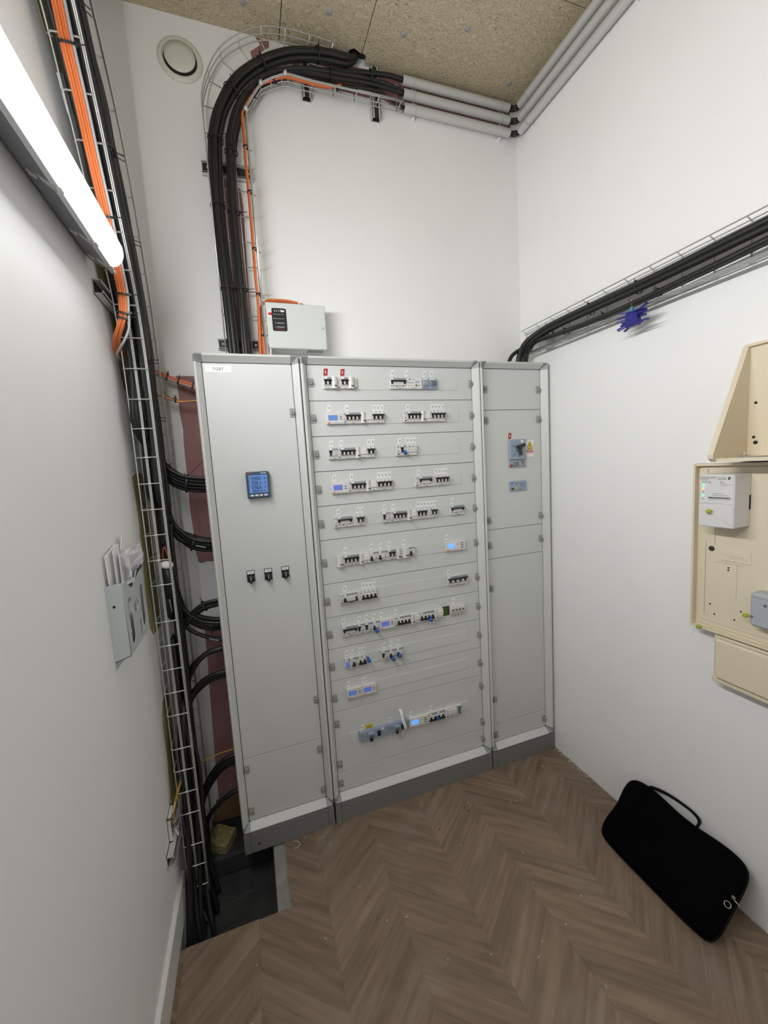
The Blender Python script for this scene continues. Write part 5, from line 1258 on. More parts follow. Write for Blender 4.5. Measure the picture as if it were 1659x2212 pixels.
BO = [(0.193,2.06),(0.191,2.175),(0.195,2.414),(0.192,2.71),(0.204,2.955),(0.215,3.006),(0.245,3.094),(0.301,3.177),(0.372,3.240),(0.448,3.278),(0.537,3.303),(0.659,3.331),(0.811,3.363),(0.93,3.392),(1.03,3.405)]
BI = [(0.215,2.06),(0.211,2.176),(0.210,2.416),(0.209,2.712),(0.224,2.955),(0.240,3.026),(0.274,3.112),(0.336,3.200),(0.413,3.256),(0.49,3.285),(0.566,3.300),(0.68,3.312),(0.80,3.328),(0.92,3.340),(1.03,3.346)]
LB = 'black cable in the inner bundle of the curved back wall tray'
def pull(P, off, end, tail=4):
    """path that drifts from its tray depth to the conduit depth over the last points"""
    n = len(P); L = []
    for i, (x, z) in enumerate(P):
        t = max(0, (i-(n-1-tail))/tail); L.append((x, YB-(off*(1-t)+0.031*t), z*(1-t*t)+end*t*t))
    return L
for f, off, end, r in ((0.0,0.075,3.408,0.0100),(1.0,0.076,3.350,0.0088),(0.45,0.086,3.352,0.0085),(0.7,0.062,3.346,0.0085)):
    cable('power_cable', pull(band(BO, BI, f), off, end), r, 'cable_black', LB, 'inner bundle in the curved tray', per=4, n=10)
cable('power_cable', [(0.217,YB-0.06,2.06),(0.213,YB-0.06,2.42),(0.213,YB-0.06,2.72),(0.232,YB-0.06,2.96),(0.285,YB-0.058,3.115),(0.36,YB-0.056,3.215),(0.46,YB-0.055,3.268),(0.60,YB-0.053,3.292),(0.74,YB-0.05,3.305),(0.86,YB-0.045,3.322),(0.92,YB-0.04,3.312),(0.97,YB-0.033,3.295),(1.03,YB-0.03,3.289)], 0.0068, 'cable_black', 'thin black cable curving down into the lowest grey conduit', None, per=4)
OR = [(0.262,2.06),(0.260,2.167),(0.268,2.336),(0.267,2.45),(0.269,2.64),(0.269,2.83),(0.268,2.90),(0.271,2.978),(0.270,3.05),(0.280,3.094),(0.345,3.188),(0.408,3.225),(0.455,3.246),(0.529,3.247),(0.594,3.246),(0.645,3.250),(0.69,3.268)]
cable('data_cable', [(x, YB-0.090, z) for x, z in OR], 0.0038, 'cable_orange', 'front orange cable along the inner edge of the curved tray', None, per=4)
cable('data_cable', [(x-0.004, YB-0.078, z+0.005) for x, z in OR], 0.0036, 'cable_orange_dark', 'rear orange cable along the inner edge of the curved tray', None, per=4)
GT = 'cable ties of the curved tray'; LT = 'black cable tie on the curved back wall tray'
for c, ax, rx, ry, tl in (((0.150,YB-0.070,2.40),(-0.02,0,1),0.0285,0.025,(0.02,-0.02,0)),((0.143,YB-0.070,2.72),(0,0,1),0.0285,0.025,(0.02,-0.02,0)),((0.158,YB-0.070,2.97),(0.16,0,1),0.031,0.025,(0.02,-0.02,0)),((0.236,YB-0.070,3.165),(0.52,0,0.85),0.031,0.025,(0.0,-0.02,0.01)),((0.365,YB-0.070,3.286),(0.8,0,0.6),0.030,0.025,(-0.004,-0.01,0.02)),((0.60,YB-0.07,3.378),(1,0,0.2),0.029,0.025,(0,-0.02,0.01)),
                          ((0.204,YB-0.072,2.40),(0,0,1),0.024,0.022,(0.03,-0.01,0)),((0.201,YB-0.072,2.70),(0,0,1),0.024,0.022,(0.03,-0.01,0)),((0.213,YB-0.072,2.93),(0.05,0,1),0.026,0.022,(0.0,-0.02,0.01)),((0.655,YB-0.068,3.318),(1,0,0.15),0.022,0.022,(0,-0.02,-0.02)),((0.84,YB-0.06,3.362),(1,0,0.2),0.022,0.02,(0,0,0.03))):
    tie(c, ax, rx, ry, label=LT, group=GT, tail=tl)
for x, z, ax in ((0.268,2.56,(0,0,1)),(0.269,2.78,(0,0,1)),(0.268,2.95,(0,0,1)),(0.268,2.38,(0,0,1)),(0.31,3.15,(0.6,0,0.8)),(0.40,3.222,(0.85,0,0.5)),(0.66,3.25,(1,0,0))):
    tie((x+0.003, YB-0.088, z), ax, 0.009, 0.009, label='black cable tie on the orange cable of the curved tray', group='ties on the orange cable', tail=(0.016,-0.004,-0.012))

# ------------------------------------------------------------------ grey conduits, back wall then right wall
CZ = [3.408, 3.350, 3.291]; CRZ = [3.402, 3.342, 3.282]; CN = ['highest','middle','lowest']
for k in range(3):
    y = YB-0.031
    b = MB().tube([(1.006,y,CZ[k]),(1.592,y,CZ[k])], 0.0190, 16, 'conduit_grey', cap=False); b.tube([(1.006,y,CZ[k]),(1.592,y,CZ[k])], 0.0172, 16, 'conduit_grey', cap=False)
    b.build('conduit', label=f'{CN[k]} of three grey conduits along the top of the back wall', cat='conduit')
    q0, q1 = RW(0.150, CRZ[k], 0.031), RW(-2.45, CRZ[k], 0.031)
    b = MB().tube([q0, q1], 0.0190, 16, 'conduit_grey', cap=False); b.tube([q0, q1], 0.0172, 16, 'conduit_grey', cap=False)
    b.build('conduit', label=f'{CN[k]} of three grey conduits along the top of the right wall', cat='conduit')
    for dz, r in ((0.005,0.0085),(-0.006,0.008)):
        cable('power_cable', [(1.54,y,CZ[k]+dz),(1.585,y,CZ[k]+dz),(1.612,y-0.004,CZ[k]*0.7+CRZ[k]*0.3+dz),(1.629,y-0.018,CZ[k]*0.3+CRZ[k]*0.7+dz),RW(0.145,CRZ[k]+dz,0.031),RW(0.09,CRZ[k]+dz,0.031)], r, 'cable_black', f'black cable in the corner gap between the {CN[k]} conduits', f'corner cables of the {CN[k]} conduits')
    for x in (1.062, 1.545):
        c = MB().tube([(x, y+0.021*math.cos(a), CZ[k]+0.021*math.sin(a)) for a in [2*math.pi*j/16 for j in range(16)]], 0.0014, 5, 'conduit_grey', closed=True)
        c.box((x-0.006, YB-0.012, CZ[k]-0.028), (x+0.006, YB, CZ[k]-0.018), 'paper_white', 0.001); c.box((x-0.003, YB-0.022, CZ[k]-0.026), (x+0.003, YB-0.008, CZ[k]-0.021), 'paper_white')
        c.build('pipe_clip', label=f'{"left" if x < 1.3 else "right"} clip on the {CN[k]} conduit of the back wall', cat='clip', group='conduit clips')
    for y2 in (0.09, -0.45, -1.05, -1.65):
        pc = RW(y2, CRZ[k], 0.031)
        c = MB().tube([pc+Vector((0.021*math.cos(a), 0, 0.021*math.sin(a))) for a in [2*math.pi*j/16 for j in range(16)]], 0.0014, 5, 'conduit_grey', closed=True)
        c.box((xw(y2)-0.014, y2-0.006, CRZ[k]-0.028), (xw(y2), y2+0.006, CRZ[k]-0.018), 'paper_white', 0.001)
        c.build('pipe_clip', label=f'clip on the {CN[k]} conduit of the right wall', cat='clip', group='conduit clips')

# ------------------------------------------------------------------ air valve on the back wall
t = thing('air_valve', (0.053, YB, 3.295), 'round cream ventilation valve high on the back wall', 'vent')
MB().lathe((0.053,YB,3.293), [(0.084,0),(0.084,0.003),(0.078,0.009),(0.068,0.012),(0.064,0.010),(0.0615,0.001)], (0,-1,0), 40, 'vent_cream').build('rim', t)
MB().lathe((0.053,YB,3.293), [(0.062,0.0005),(0.062,0.0015),(0,0.0015)], (0,-1,0), 32, 'vent_dark').build('throat', t)
MB().lathe((0.053,YB,3.293), [(0.012,0.0),(0.012,0.012),(0.053,0.0130),(0.0570,0.0150),(0.056,0.019),(0.03,0.0215),(0,0.022)], (0,-1,0), 40, 'vent_cream').build('disc', t)

# ------------------------------------------------------------------ control box above the cabinets
def build_box():
    x0, x1, z0, z1, yf = 0.2955, 0.549, 2.163, 2.352, YB-0.09
    t = thing('emergency_control_box', ((x0+x1)/2, YB, z0), 'light grey metal control box with black front plate above the cabinets', 'control box')
    MB().box((x0+0.003, yf+0.012, z0+0.002), (x1-0.003, YB, z1-0.003), 'box_grey', 0.002).build('body', t)
    d = MB().box((x0, yf, z0), (x1, yf+0.014, z1), 'box_grey', 0.003); door = d.build('door', t)
    MB().lathe((x1-0.016, yf, z0+0.092), [(0.0055,0),(0.0055,0.002),(0.004,0.004),(0.0015,0.004),(0.0015,0.002),(0,0.002)], (0,-1,0), 14, 'strut_metal').build('lock', door)
    a0, a1, b0, b1 = x0+0.022, x0+0.083, z1-0.118, z1-0.024
    p = MB(); r = 0.007; P = []
    for cx, cz, s in ((a1-r,b1-r,0),(a0+r,b1-r,1),(a0+r,b0+r,2),(a1-r,b0+r,3)):
        for k in range(5): an = math.pi/2*(s+k/4); P.append((cx+r*math.cos(an), yf, cz+r*math.sin(an)))
    p.prism(P, (0,-0.0012,0), 'plate_black'); plate = p.build('front_plate', door)
    y = yf-0.0018; X, Z = (1,0,0), (0,0,1); w = MB()
    add_text(w, 'E A E', 0.0095, (a0+0.010,y,b1-0.0145), X, Z, 'print_white', 'LEFT', 1.1)
    w.box((a0+0.0375,y,b1-0.0150),(a0+0.0525,y+0.0008,b1-0.0070),'print_white')
    for z, s in ((b1-0.0265,'Présence tension voie A'),(b1-0.044,'Présence tension voie B')):
        w.lathe((a0+0.008,y,z+0.0012),[(0.0012,0),(0,0.0003)],(0,-1,0),8,'led_green'); add_text(w, s, 0.0042, (a0+0.0105,y,z), X, Z, 'print_white')
    for z, s in ((b1-0.062,'Défaut système'),(b1-0.079,'Défaut batterie')):
        w.box((a0+0.009,y+0.0004,z-0.0025),(a1-0.008,y+0.0009,z+0.0055),'print_dark'); add_text(w, s, 0.0042, (a0+0.0215,y,z), X, Z, 'print_white')
    add_text(w, 'LUX', 0.0062, (a0+0.0388,y-0.0004,b1-0.0134), X, Z, 'plate_black')
    add_text(w, 'AVISS', 0.0072, (a0+0.026,y,b0+0.0045), X, Z, 'print_red', 'LEFT', 1.15)
    w.tube([(a0+0.0215+0.0024*math.cos(2*math.pi*k/10),y,b0+0.0072+0.0024*math.sin(2*math.pi*k/10)) for k in range(10)], 0.0005, 4, 'print_red', closed=True)
    w.build('lettering', plate)
    s = MB().box((x0+0.007,yf-0.0008,z1-0.061),(x0+0.0225,yf,z1-0.030),'paper_white',0); s.box((x0+0.008,yf-0.0012,z1-0.0545),(x0+0.0222,yf-0.0004,z1-0.043),'print_red')
    add_text(s, 'CE', 0.0085, (x0+0.0095,yf-0.0013,z1-0.0395), X, Z, 'print_dark'); s.build('ce_sticker', door)
    h = MB()
    for k in range(3): h.box((x0-0.003,yf+0.004,z0+0.02+0.07*k),(x0+0.001,yf+0.012,z0+0.05+0.07*k),'strut_metal')
    h.build('hinge', t)
    vm = MB()
    for k in range(12):
        for j in range(4): vm.box((x1-0.085+0.006*k, yf+0.016+0.012*j, z0+0.0012), (x1-0.0825+0.006*k, yf+0.024+0.012*j, z0+0.0022), 'gap_black')
    vm.build('vent_slots', t)
    for k in range(3):
        cable('data_cable', [(0.270+0.004*k,YB-0.075,2.08),(0.268+0.004*k,YB-0.08,2.18),(0.266+0.003*k,YB-0.078,2.27),(0.277,YB-0.07,2.335),(0.305,YB-0.055,2.362+0.004*k),(0.35,YB-0.045-0.006*k,2.368+0.004*k),(0.42,YB-0.045-0.006*k,2.366+0.003*k),(0.48,YB-0.05,2.358),(0.50,YB-0.05,2.345)], 0.0044, 'cable_orange' if k != 1 else 'cable_orange_dark', 'orange cable looping over the top of the grey control box', 'orange cables on the control box')
    tie((0.443,YB-0.05,2.364), (1,0,-0.1), 0.012, 0.012, m='paper_white', label='white cable tie on the orange cables over the box', group=None, tail=(0,-0.004,0.001))
    tie((0.270,YB-0.078,2.215), (0,0,1), 0.012, 0.012, label='black cable tie on the orange cables left of the box', group=None, tail=(0.02,-0.004,0.0))
    cable('data_cable', [(0.292,YB-0.085,2.09),(0.298,YB-0.092,2.12),(0.305,YB-0.07,2.19)], 0.0034, 'paper_white', 'short white cable at the lower left of the control box', None)
build_box()

# ------------------------------------------------------------------ right wall tray, its cables and the blue tags
def build_right_tray():
    t = thing('cable_tray', RW(-1.1, 2.16, 0.04), 'wire mesh cable tray running along the right wall above the meter panel', 'cable tray')
    y0, y1 = 0.165, -2.4
    for z, off in ((2.304,0.040),(2.288,0.016),(2.25,0.014),(2.212,0.014),(2.175,0.016),(2.168,0.045),(2.162,0.074),(2.1655,0.076)):
        wire(t, [RW(y0,z,off), RW(y1,z,off)], 0.0023)
    for k in range(26):
        y = 0.160-0.0985*k
        wire(t, [RW(y,2.304,0.041), RW(y,2.292,0.013), RW(y,2.178,0.012), RW(y-0.004,2.171,0.018), RW(y,2.162,0.076)], 0.0023, 'rung')
    for y in (0.0, -1.2, -1.9):
        b = MB().box((xw(y)-0.011, y-0.02, 2.165), (xw(y), y+0.02, 2.285), 'strut_metal')
        b.build('wall_bracket', t)
build_right_tray()
xo = lambda y, z, off: tuple(RW(y, z, off))
LR = 'thick black cable in the upper bundle on the right wall tray'
for dz, do, r, xe in ((0.009,0.004,0.0125,1.545),(-0.0095,0.004,0.0120,1.572),(0.0,-0.020,0.0120,1.592)):
    P = [xo(-2.4,2.245+dz,0.055+do),xo(-1.6,2.243+dz,0.055+do),xo(-1.0,2.246+dz,0.058+do),xo(-0.6,2.241+dz,0.058+do),xo(-0.3,2.245+dz,0.058+do),xo(-0.15,2.246+dz,0.060+do),xo(-0.04,2.240+dz,0.066+do),(1.585-0.5*(1.6-xe),0.05,2.205+dz*0.6),(xe+0.002,0.095,2.145),(xe,0.10,2.07)]
    cable('power_cable', P, r, 'cable_black', LR, 'upper bundle on the right wall tray', n=10)
for dz, do, r, xe, w_ in ((-0.004,0.002,0.0100,1.470,0.0),(-0.002,-0.020,0.0085,1.560,0.0)):
    P = [xo(-2.4,2.205+dz,0.06+do),xo(-1.5,2.207+dz,0.062+do),xo(-1.0,2.207+dz,0.066+do),xo(-0.75,2.196+dz,0.07+do),xo(-0.45,2.188+dz,0.07+do),xo(-0.2,2.195+dz,0.07+do),xo(0.03,2.212+dz,0.074+do),(1.560,0.095,2.192+dz) if xe < 1.5 else (1.60,0.07,2.18),(1.505,0.10,2.150) if xe < 1.5 else (1.573,0.095,2.13),(xe,0.10,2.07)]
    cable('power_cable', P, r, 'cable_black', 'black cable in the lower pair on the right wall tray', 'lower pair on the right wall tray', n=10)
for y, z, rx, ry, off in ((-0.05,2.241,0.0235,0.020,0.052),(-0.29,2.245,0.0235,0.020,0.052),(-0.50,2.242,0.0235,0.020,0.052),(-0.95,2.245,0.0235,0.020,0.052),(-0.16,2.192,0.0115,0.018,0.060),(-0.36,2.185,0.0115,0.018,0.060),(-0.58,2.187,0.0115,0.018,0.060)):
    tie(xo(y, z, off), (0,1,0), rx, ry, label='black cable tie on the right wall tray', group='cable ties of the right wall tray', tail=(-0.010,0,0.012), side=(0,0,1))
def build_tags():
    c = RW(-0.505, 2.122, 0.088)
    t = thing('tag_bundle', c, 'dark blue bunch of plastic tags hanging below the right wall tray', 'tags')
    MB().box(c-Vector((0.013,0.026,0.026)), c+Vector((0.013,0.022,0.026)), 'tag_blue', 0.003).build('hub', t)
    r2 = random.Random(3)
    for k in range(22):
        sgn = 1 if k % 2 else -1; L = r2.uniform(0.030, 0.048); a = r2.uniform(-0.35, 0.35)+(0.12 if sgn < 0 else -0.12)
        d = Vector((r2.uniform(-0.5, 0.2), sgn, a)).normalized(); n = d.cross(Vector((0,0,1))).normalized(); R = Matrix((d, n, d.cross(n))).transposed()
        s = c + Vector((r2.uniform(-0.010,0.010), 0, r2.uniform(-0.028,0.028)))
        MB().obox(s+d*(0.006+L*0.6), (L*0.62, r2.uniform(0.003,0.006), 0.0024), R, 'tag_blue').build('tag', t)
    MB().box(c+Vector((-0.004,-0.002,0.026)), c+Vector((0.004,0.010,0.046)), 'tag_light', 0.001).build('clip', t)
    MB().tube(smooth_path([c+Vector((0,0.004,0.046)), c+Vector((0.006,0.008,0.06)), RW(-0.488,2.205,0.074)]), 0.0007, 5, 'cable_grey').build('cord', t)
build_tags()

# ------------------------------------------------------------------ meter panel on the right wall
def RB_(mb, y0, y1, z0, z1, o0, o1, m, c=0.0):
    """box against the right wall: offsets o0..o1 from the wall"""
    yc = (y0+y1)/2
    return mb.box((xw(yc)-o1, y0, z0), (xw(yc)-o0, y1, z1), m, c)
def build_meter_panel():
    YE = -0.985
    # hood: wedge-shaped open compartment above
    t = thing('cable_hood', RW(-0.9, 1.585, 0.05), 'beige wedge-shaped open plastic compartment above the meter panel', 'hood')
    b = MB(); RB_(b, YE, -0.815, 1.585, 1.935, 0.0, 0.006, 'beige_plastic'); back = b.build('back_plate', t)
    for nm, ya, yb in (('side_panel', -0.828, -0.813), ('side_panel', YE, YE+0.014)):
        P = [RW(ya,1.582,0.004), RW(ya,1.582,0.150), RW(ya,1.592,0.163), RW(ya,1.604,0.165), RW(ya,1.905,0.026), RW(ya,1.930,0.016), RW(ya,1.936,0.004)]
        MB().prism(P, (0, yb-ya, 0), 'beige_plastic').build(nm, t)
    b = MB(); RB_(b, YE+0.01, -0.82, 1.582, 1.592, 0.004, 0.150, 'beige_plastic'); b.build('bottom_plate', t)
    b = MB(); RB_(b, YE+0.01, -0.82, 1.928, 1.936, 0.004, 0.018, 'beige_plastic'); b.build('top_edge', t)
    for y, z, r in ((-0.846,1.756,0.0042),(-0.844,1.651,0.0042),(-0.849,1.634,0.0058)):
        MB().lathe(RW(y,z,0.0062), [(r,0),(r,0.0006),(0,0.0006)], (-1,0,0), 14, 'gap_black').build('screw_hole', back)
    for y, o in ((-0.835,0.030),(-0.775-0.05,0.105)):
        MB().lathe(RW(y,1.592,o), [(0.0035,0),(0.0035,0.012),(0.0025,0.014),(0,0.014)], (0,0,1), 10, 'strut_metal').build('stud', t)
    MB().lathe(RW(-0.895,1.5922,0.10), [(0.036,0),(0.036,0.002),(0,0.002)], (0,0,1), 24, 'lock_grey').build('cable_grommet', t)
    # main panel with a raised rim
    t = thing('meter_panel', RW(-0.85, 0.99, 0.03), 'beige plastic electricity meter panel with raised rim on the right wall', 'meter panel')
    y0, z0, z1 = -0.708, 0.999, 1.5735
    b = MB(); RB_(b, YE, y0, z0, z1, 0.0, 0.040, 'beige_plastic'); b.build('body', t)
    r = MB(); RB_(r, y0-0.0065, y0, z0, z1, 0.03, 0.060, 'beige_plastic'); RB_(r, YE, y0, z1-0.0075, z1, 0.03, 0.060, 'beige_plastic'); RB_(r, YE, y0, z0, z0+0.0075, 0.03, 0.060, 'beige_plastic'); RB_(r, YE, YE+0.0065, z0, z1, 0.03, 0.060, 'beige_plastic'); r.build('rim', t)
    b = MB(); RB_(b, YE+0.012, y0-0.012, z0+0.014, z1-0.012, 0.038, 0.0445, 'beige_plastic', 0.002); board = b.build('mounting_board', t)
    b = MB(); RB_(b, YE+0.02, y0-0.020, z0+0.030, z1-0.030, 0.0445, 0.0465, 'beige_plastic', 0.001); inner = b.build('cover_plate', board)
    k = MB()
    for ya, yb, za, zb in ((-0.7715,-0.7705,1.30,1.38),(-0.745,-0.744,1.05,1.31),(-0.85,-0.775,1.2435,1.2445),(-0.905,-0.86,1.535,1.536),(-0.95,-0.895,1.455,1.4555),(-0.836,-0.8352,1.12,1.245),(-0.93,-0.836,1.114,1.115)):
        RB_(k, ya, yb, za, zb, 0.0463, 0.0467, 'beige_dark')
    k.build('groove', board, kind='stuff')
    RB_(b := MB(), -0.872, -0.789, 1.252, 1.288, 0.0465, 0.0485, 'beige_plastic', 0.001); pl = b.build('embossed_plate', board)
    e = MB(); add_text(e, 'ENEDIS', 0.018, RW(-0.797,1.2635,0.0492), (0,-1,0), (0,0,1), 'beige_plastic', 'LEFT', 1.15)
    V = e.v[:]; n = len(V); e.v = V + [(p[0]+0.0009, p[1], p[2]) for p in V]
    e.build('embossed_lettering', pl)
    MB().lathe(RW(-0.762,1.286,0.0465), [(0.0088,0),(0.0088,0.0006),(0,0.0006)], (-1,0,0), 18, 'dark_bit').build('knockout_hole', board)
    for y, z in ((-0.812,1.230),(-0.812,1.222),(-0.762,1.092),(-0.776,1.060),(-0.850,1.094),(-0.833,1.060)):
        MB().lathe(RW(y,z,0.0466), [(0.0028,0),(0.0028,0.0004),(0,0.0004)], (-1,0,0), 10, 'gap_black').build('screw_hole', board)
    RB_(b := MB(), -0.745, -0.720, 1.535, 1.556, 0.0445, 0.049, 'beige_plastic', 0.001); b.build('latch', board)
    # communication module
    ya, yb, za, zb, of = -0.864, -0.766, 1.374, 1.5415, 0.125
    t = thing('communication_module', RW((ya+yb)/2, za, 0.08), 'white communication module with green lights and barcode on the meter panel', 'module')
    RB_(b := MB(), ya, yb, za, zb, 0.0445, of, 'comm_white', 0.004); b.build('body', t)
    RB_(b := MB(), ya+0.0005, yb-0.0008, za-0.0003, za+0.070, 0.05, of+0.0008, 'comm_white', 0.003); b.build('lower_cover', t)
    RB_(b := MB(), ya-0.0006, ya+0.002, za+0.055, za+0.100, 0.046, 0.054, 'gap_black'); b.build('side_connector', t)
    o = of+0.0004
    def fx(u): return yb - u*(yb-ya)          # u across the front from the left edge
    def fz(v): return zb - v*(zb-za)          # v down from the top
    w = MB()
    def bar(u0, u1, v0, v1, m='print_dark'): w.prism([RW(fx(u0),fz(v1),o), RW(fx(u1),fz(v1),o), RW(fx(u1),fz(v0),o), RW(fx(u0),fz(v0),o)], (-0.0003,0,0), m)
    add_text(w, 'ACTIA', 0.0080, RW(fx(0.548),fz(0.093),o+0.0003), (0,-1,0), (0,0,1), 'print_dark', 'LEFT')
    w.prism([RW(fx(0.825),fz(0.096),o), RW(fx(0.885),fz(0.096),o), RW(fx(0.90),fz(0.044),o), RW(fx(0.84),fz(0.044),o)], (-0.0003,0,0), 'print_dark')
    bar(0.55,0.80,0.0445,0.047,'print_grey'); bar(0.545,0.78,0.095,0.0975,'print_grey')
    for v, u1 in ((0.042,0.53),(0.062,0.48),(0.084,0.29)):
        u = 0.06
        while u < u1: d = rnd.uniform(0.02,0.05); bar(u, min(u+d,u1), v, v+0.010, 'print_grey'); u += d+0.012
    add_text(w, 'CE', 0.0075, RW(fx(0.08),fz(0.150),o+0.0003), (0,-1,0), (0,0,1), 'print_grey')
    for u0, v0 in ((0.20,0.115),): 
        bar(u0,u0+0.065,v0,v0+0.004,'print_grey'); bar(u0,u0+0.065,v0+0.034,v0+0.038,'print_grey'); bar(u0,u0+0.006,v0,v0+0.038,'print_grey'); bar(u0+0.059,u0+0.065,v0,v0+0.038,'print_grey')
    for a_, c_ in ((0.305,0.355),(0.355,0.305)): w.prism([RW(fx(a_),fz(0.115),o), RW(fx(a_+0.007),fz(0.115),o), RW(fx(c_+0.007),fz(0.150),o), RW(fx(c_),fz(0.150),o)], (-0.0003,0,0), 'print_grey')
    bar(0.30,0.362,0.158,0.166,'print_grey')
    for v, u0, u1 in ((0.135,0.62,0.70),(0.150,0.62,0.76),(0.182,0.63,0.95),(0.208,0.63,0.78),(0.350,0.42,0.70),(0.385,0.42,0.88)):
        u = u0
        while u < u1: d = rnd.uniform(0.03,0.07); bar(u, min(u+d,u1), v, v+0.009, 'print_grey'); u += d+0.014
    u = 0.30
    while u < 0.90: d = rnd.choice((0.004,0.007,0.011)); bar(u, u+d, 0.425, 0.450); u += d+rnd.choice((0.003,0.005,0.008))
    u = 0.32
    while u < 0.90: d = rnd.uniform(0.02,0.05); bar(u, min(u+d,0.9), 0.465, 0.474, 'print_grey'); u += d+0.012
    for v in (0.195,0.260,0.325,0.395,0.455): bar(0.01,0.055,v,v+0.007,'print_grey')
    bar(0.0,0.935,0.545,0.5475,'print_grey'); bar(0.933,0.937,0.545,0.75,'print_grey')
    w.build('front_print', t)
    for v, m in ((0.205,'led_green'),(0.268,'led_orange'),(0.330,'toggle_black'),(0.400,'led_green'),(0.462,'toggle_black')):
        MB().lathe(RW(fx(0.145),fz(v),o), [(0.0042 if m == 'led_green' else 0.0035 if 'orange' in m else 0.0015,0),(0.003 if m != 'toggle_black' else 0.001,0.0012),(0,0.0012)], (-1,0,0), 12, m).build('indicator_light', t)
    def gseal(c, label, wire, axis=(-1,0.3,0.2)):
        t = thing('lead_seal', c, label, 'seal', 'yellow green seals of the meter panel')
        MB().lathe(c, [(0.0060,-0.003),(0.0072,0.0),(0.0072,0.005),(0.0055,0.0075),(0,0.0075)], axis, 14, 'seal_green').build('seal_body', t)
        MB().tube(smooth_path([Vector(c)]+[Vector(c)+Vector(p) for p in wire]), 0.0006, 5, 'paper_white').build('seal_wire', t)
    cpt = RW(-0.803, fz(0.70), of+0.006)
    gseal(cpt, 'yellow green seal with white wire on the communication module front', [(-0.004,-0.018,-0.010),(-0.006,-0.040,-0.024),(-0.004,-0.062,-0.036)], (-1,0.55,0.1))
    # grey breaker cover
    t = thing('grey_device', RW(-0.95, 1.07, 0.08), 'grey rounded plastic device at the lower right of the meter panel', 'device')
    RB_(b := MB(), YE+0.006, -0.897, 1.076, 1.182, 0.0445, 0.096, 'grey_plastic', 0.006); b.build('body', t)
    RB_(b := MB(), YE+0.012, -0.903, 1.168, 1.176, 0.09, 0.0975, 'grey_plastic', 0.002); b.build('ridge', t)
    for y, z in ((-0.935,1.150),(-0.903,1.106)): MB().lathe(RW(y,z,0.0955), [(0.004,0),(0.004,0.003),(0.002,0.003),(0,0.001)], (-1,0.2,0), 10, 'lock_core').build('screw', t)
    gseal(RW(-0.888,1.103,0.092), 'yellow green seal beside the grey device', [(0.0,-0.010,0.0),(0.0,-0.016,0.002)], (-1,0.4,0.1))
    gseal(RW(-0.742,1.006,0.066), 'yellow green seal on the bottom rim of meter panel', [(-0.002,0.012,-0.018),(-0.004,0.022,-0.040),(-0.004,0.030,-0.055)], (-1,0.2,-0.2))
    # lower box
    t = thing('lower_cover_box', RW(-0.9, 0.835, 0.04), 'beige plastic cover box under the meter panel', 'cover')
    b = MB(); P = [RW(-0.772,0.826,0.0), RW(-0.785,0.840,0.062), RW(-0.785,0.975,0.062), RW(-0.778,0.990,0.0)]
    RB_(b, YE, -0.778, 0.826, 0.990, 0.0, 0.050, 'beige_plastic', 0.004); RB_(b, YE, -0.778, 0.826, 0.842, 0.0, 0.058, 'beige_plastic', 0.003); b.build('body', t)
    RB_(b := MB(), YE+0.004, -0.792, 0.846, 0.984, 0.045, 0.070, 'beige_plastic', 0.005); b.build('lid', t)
build_meter_panel()

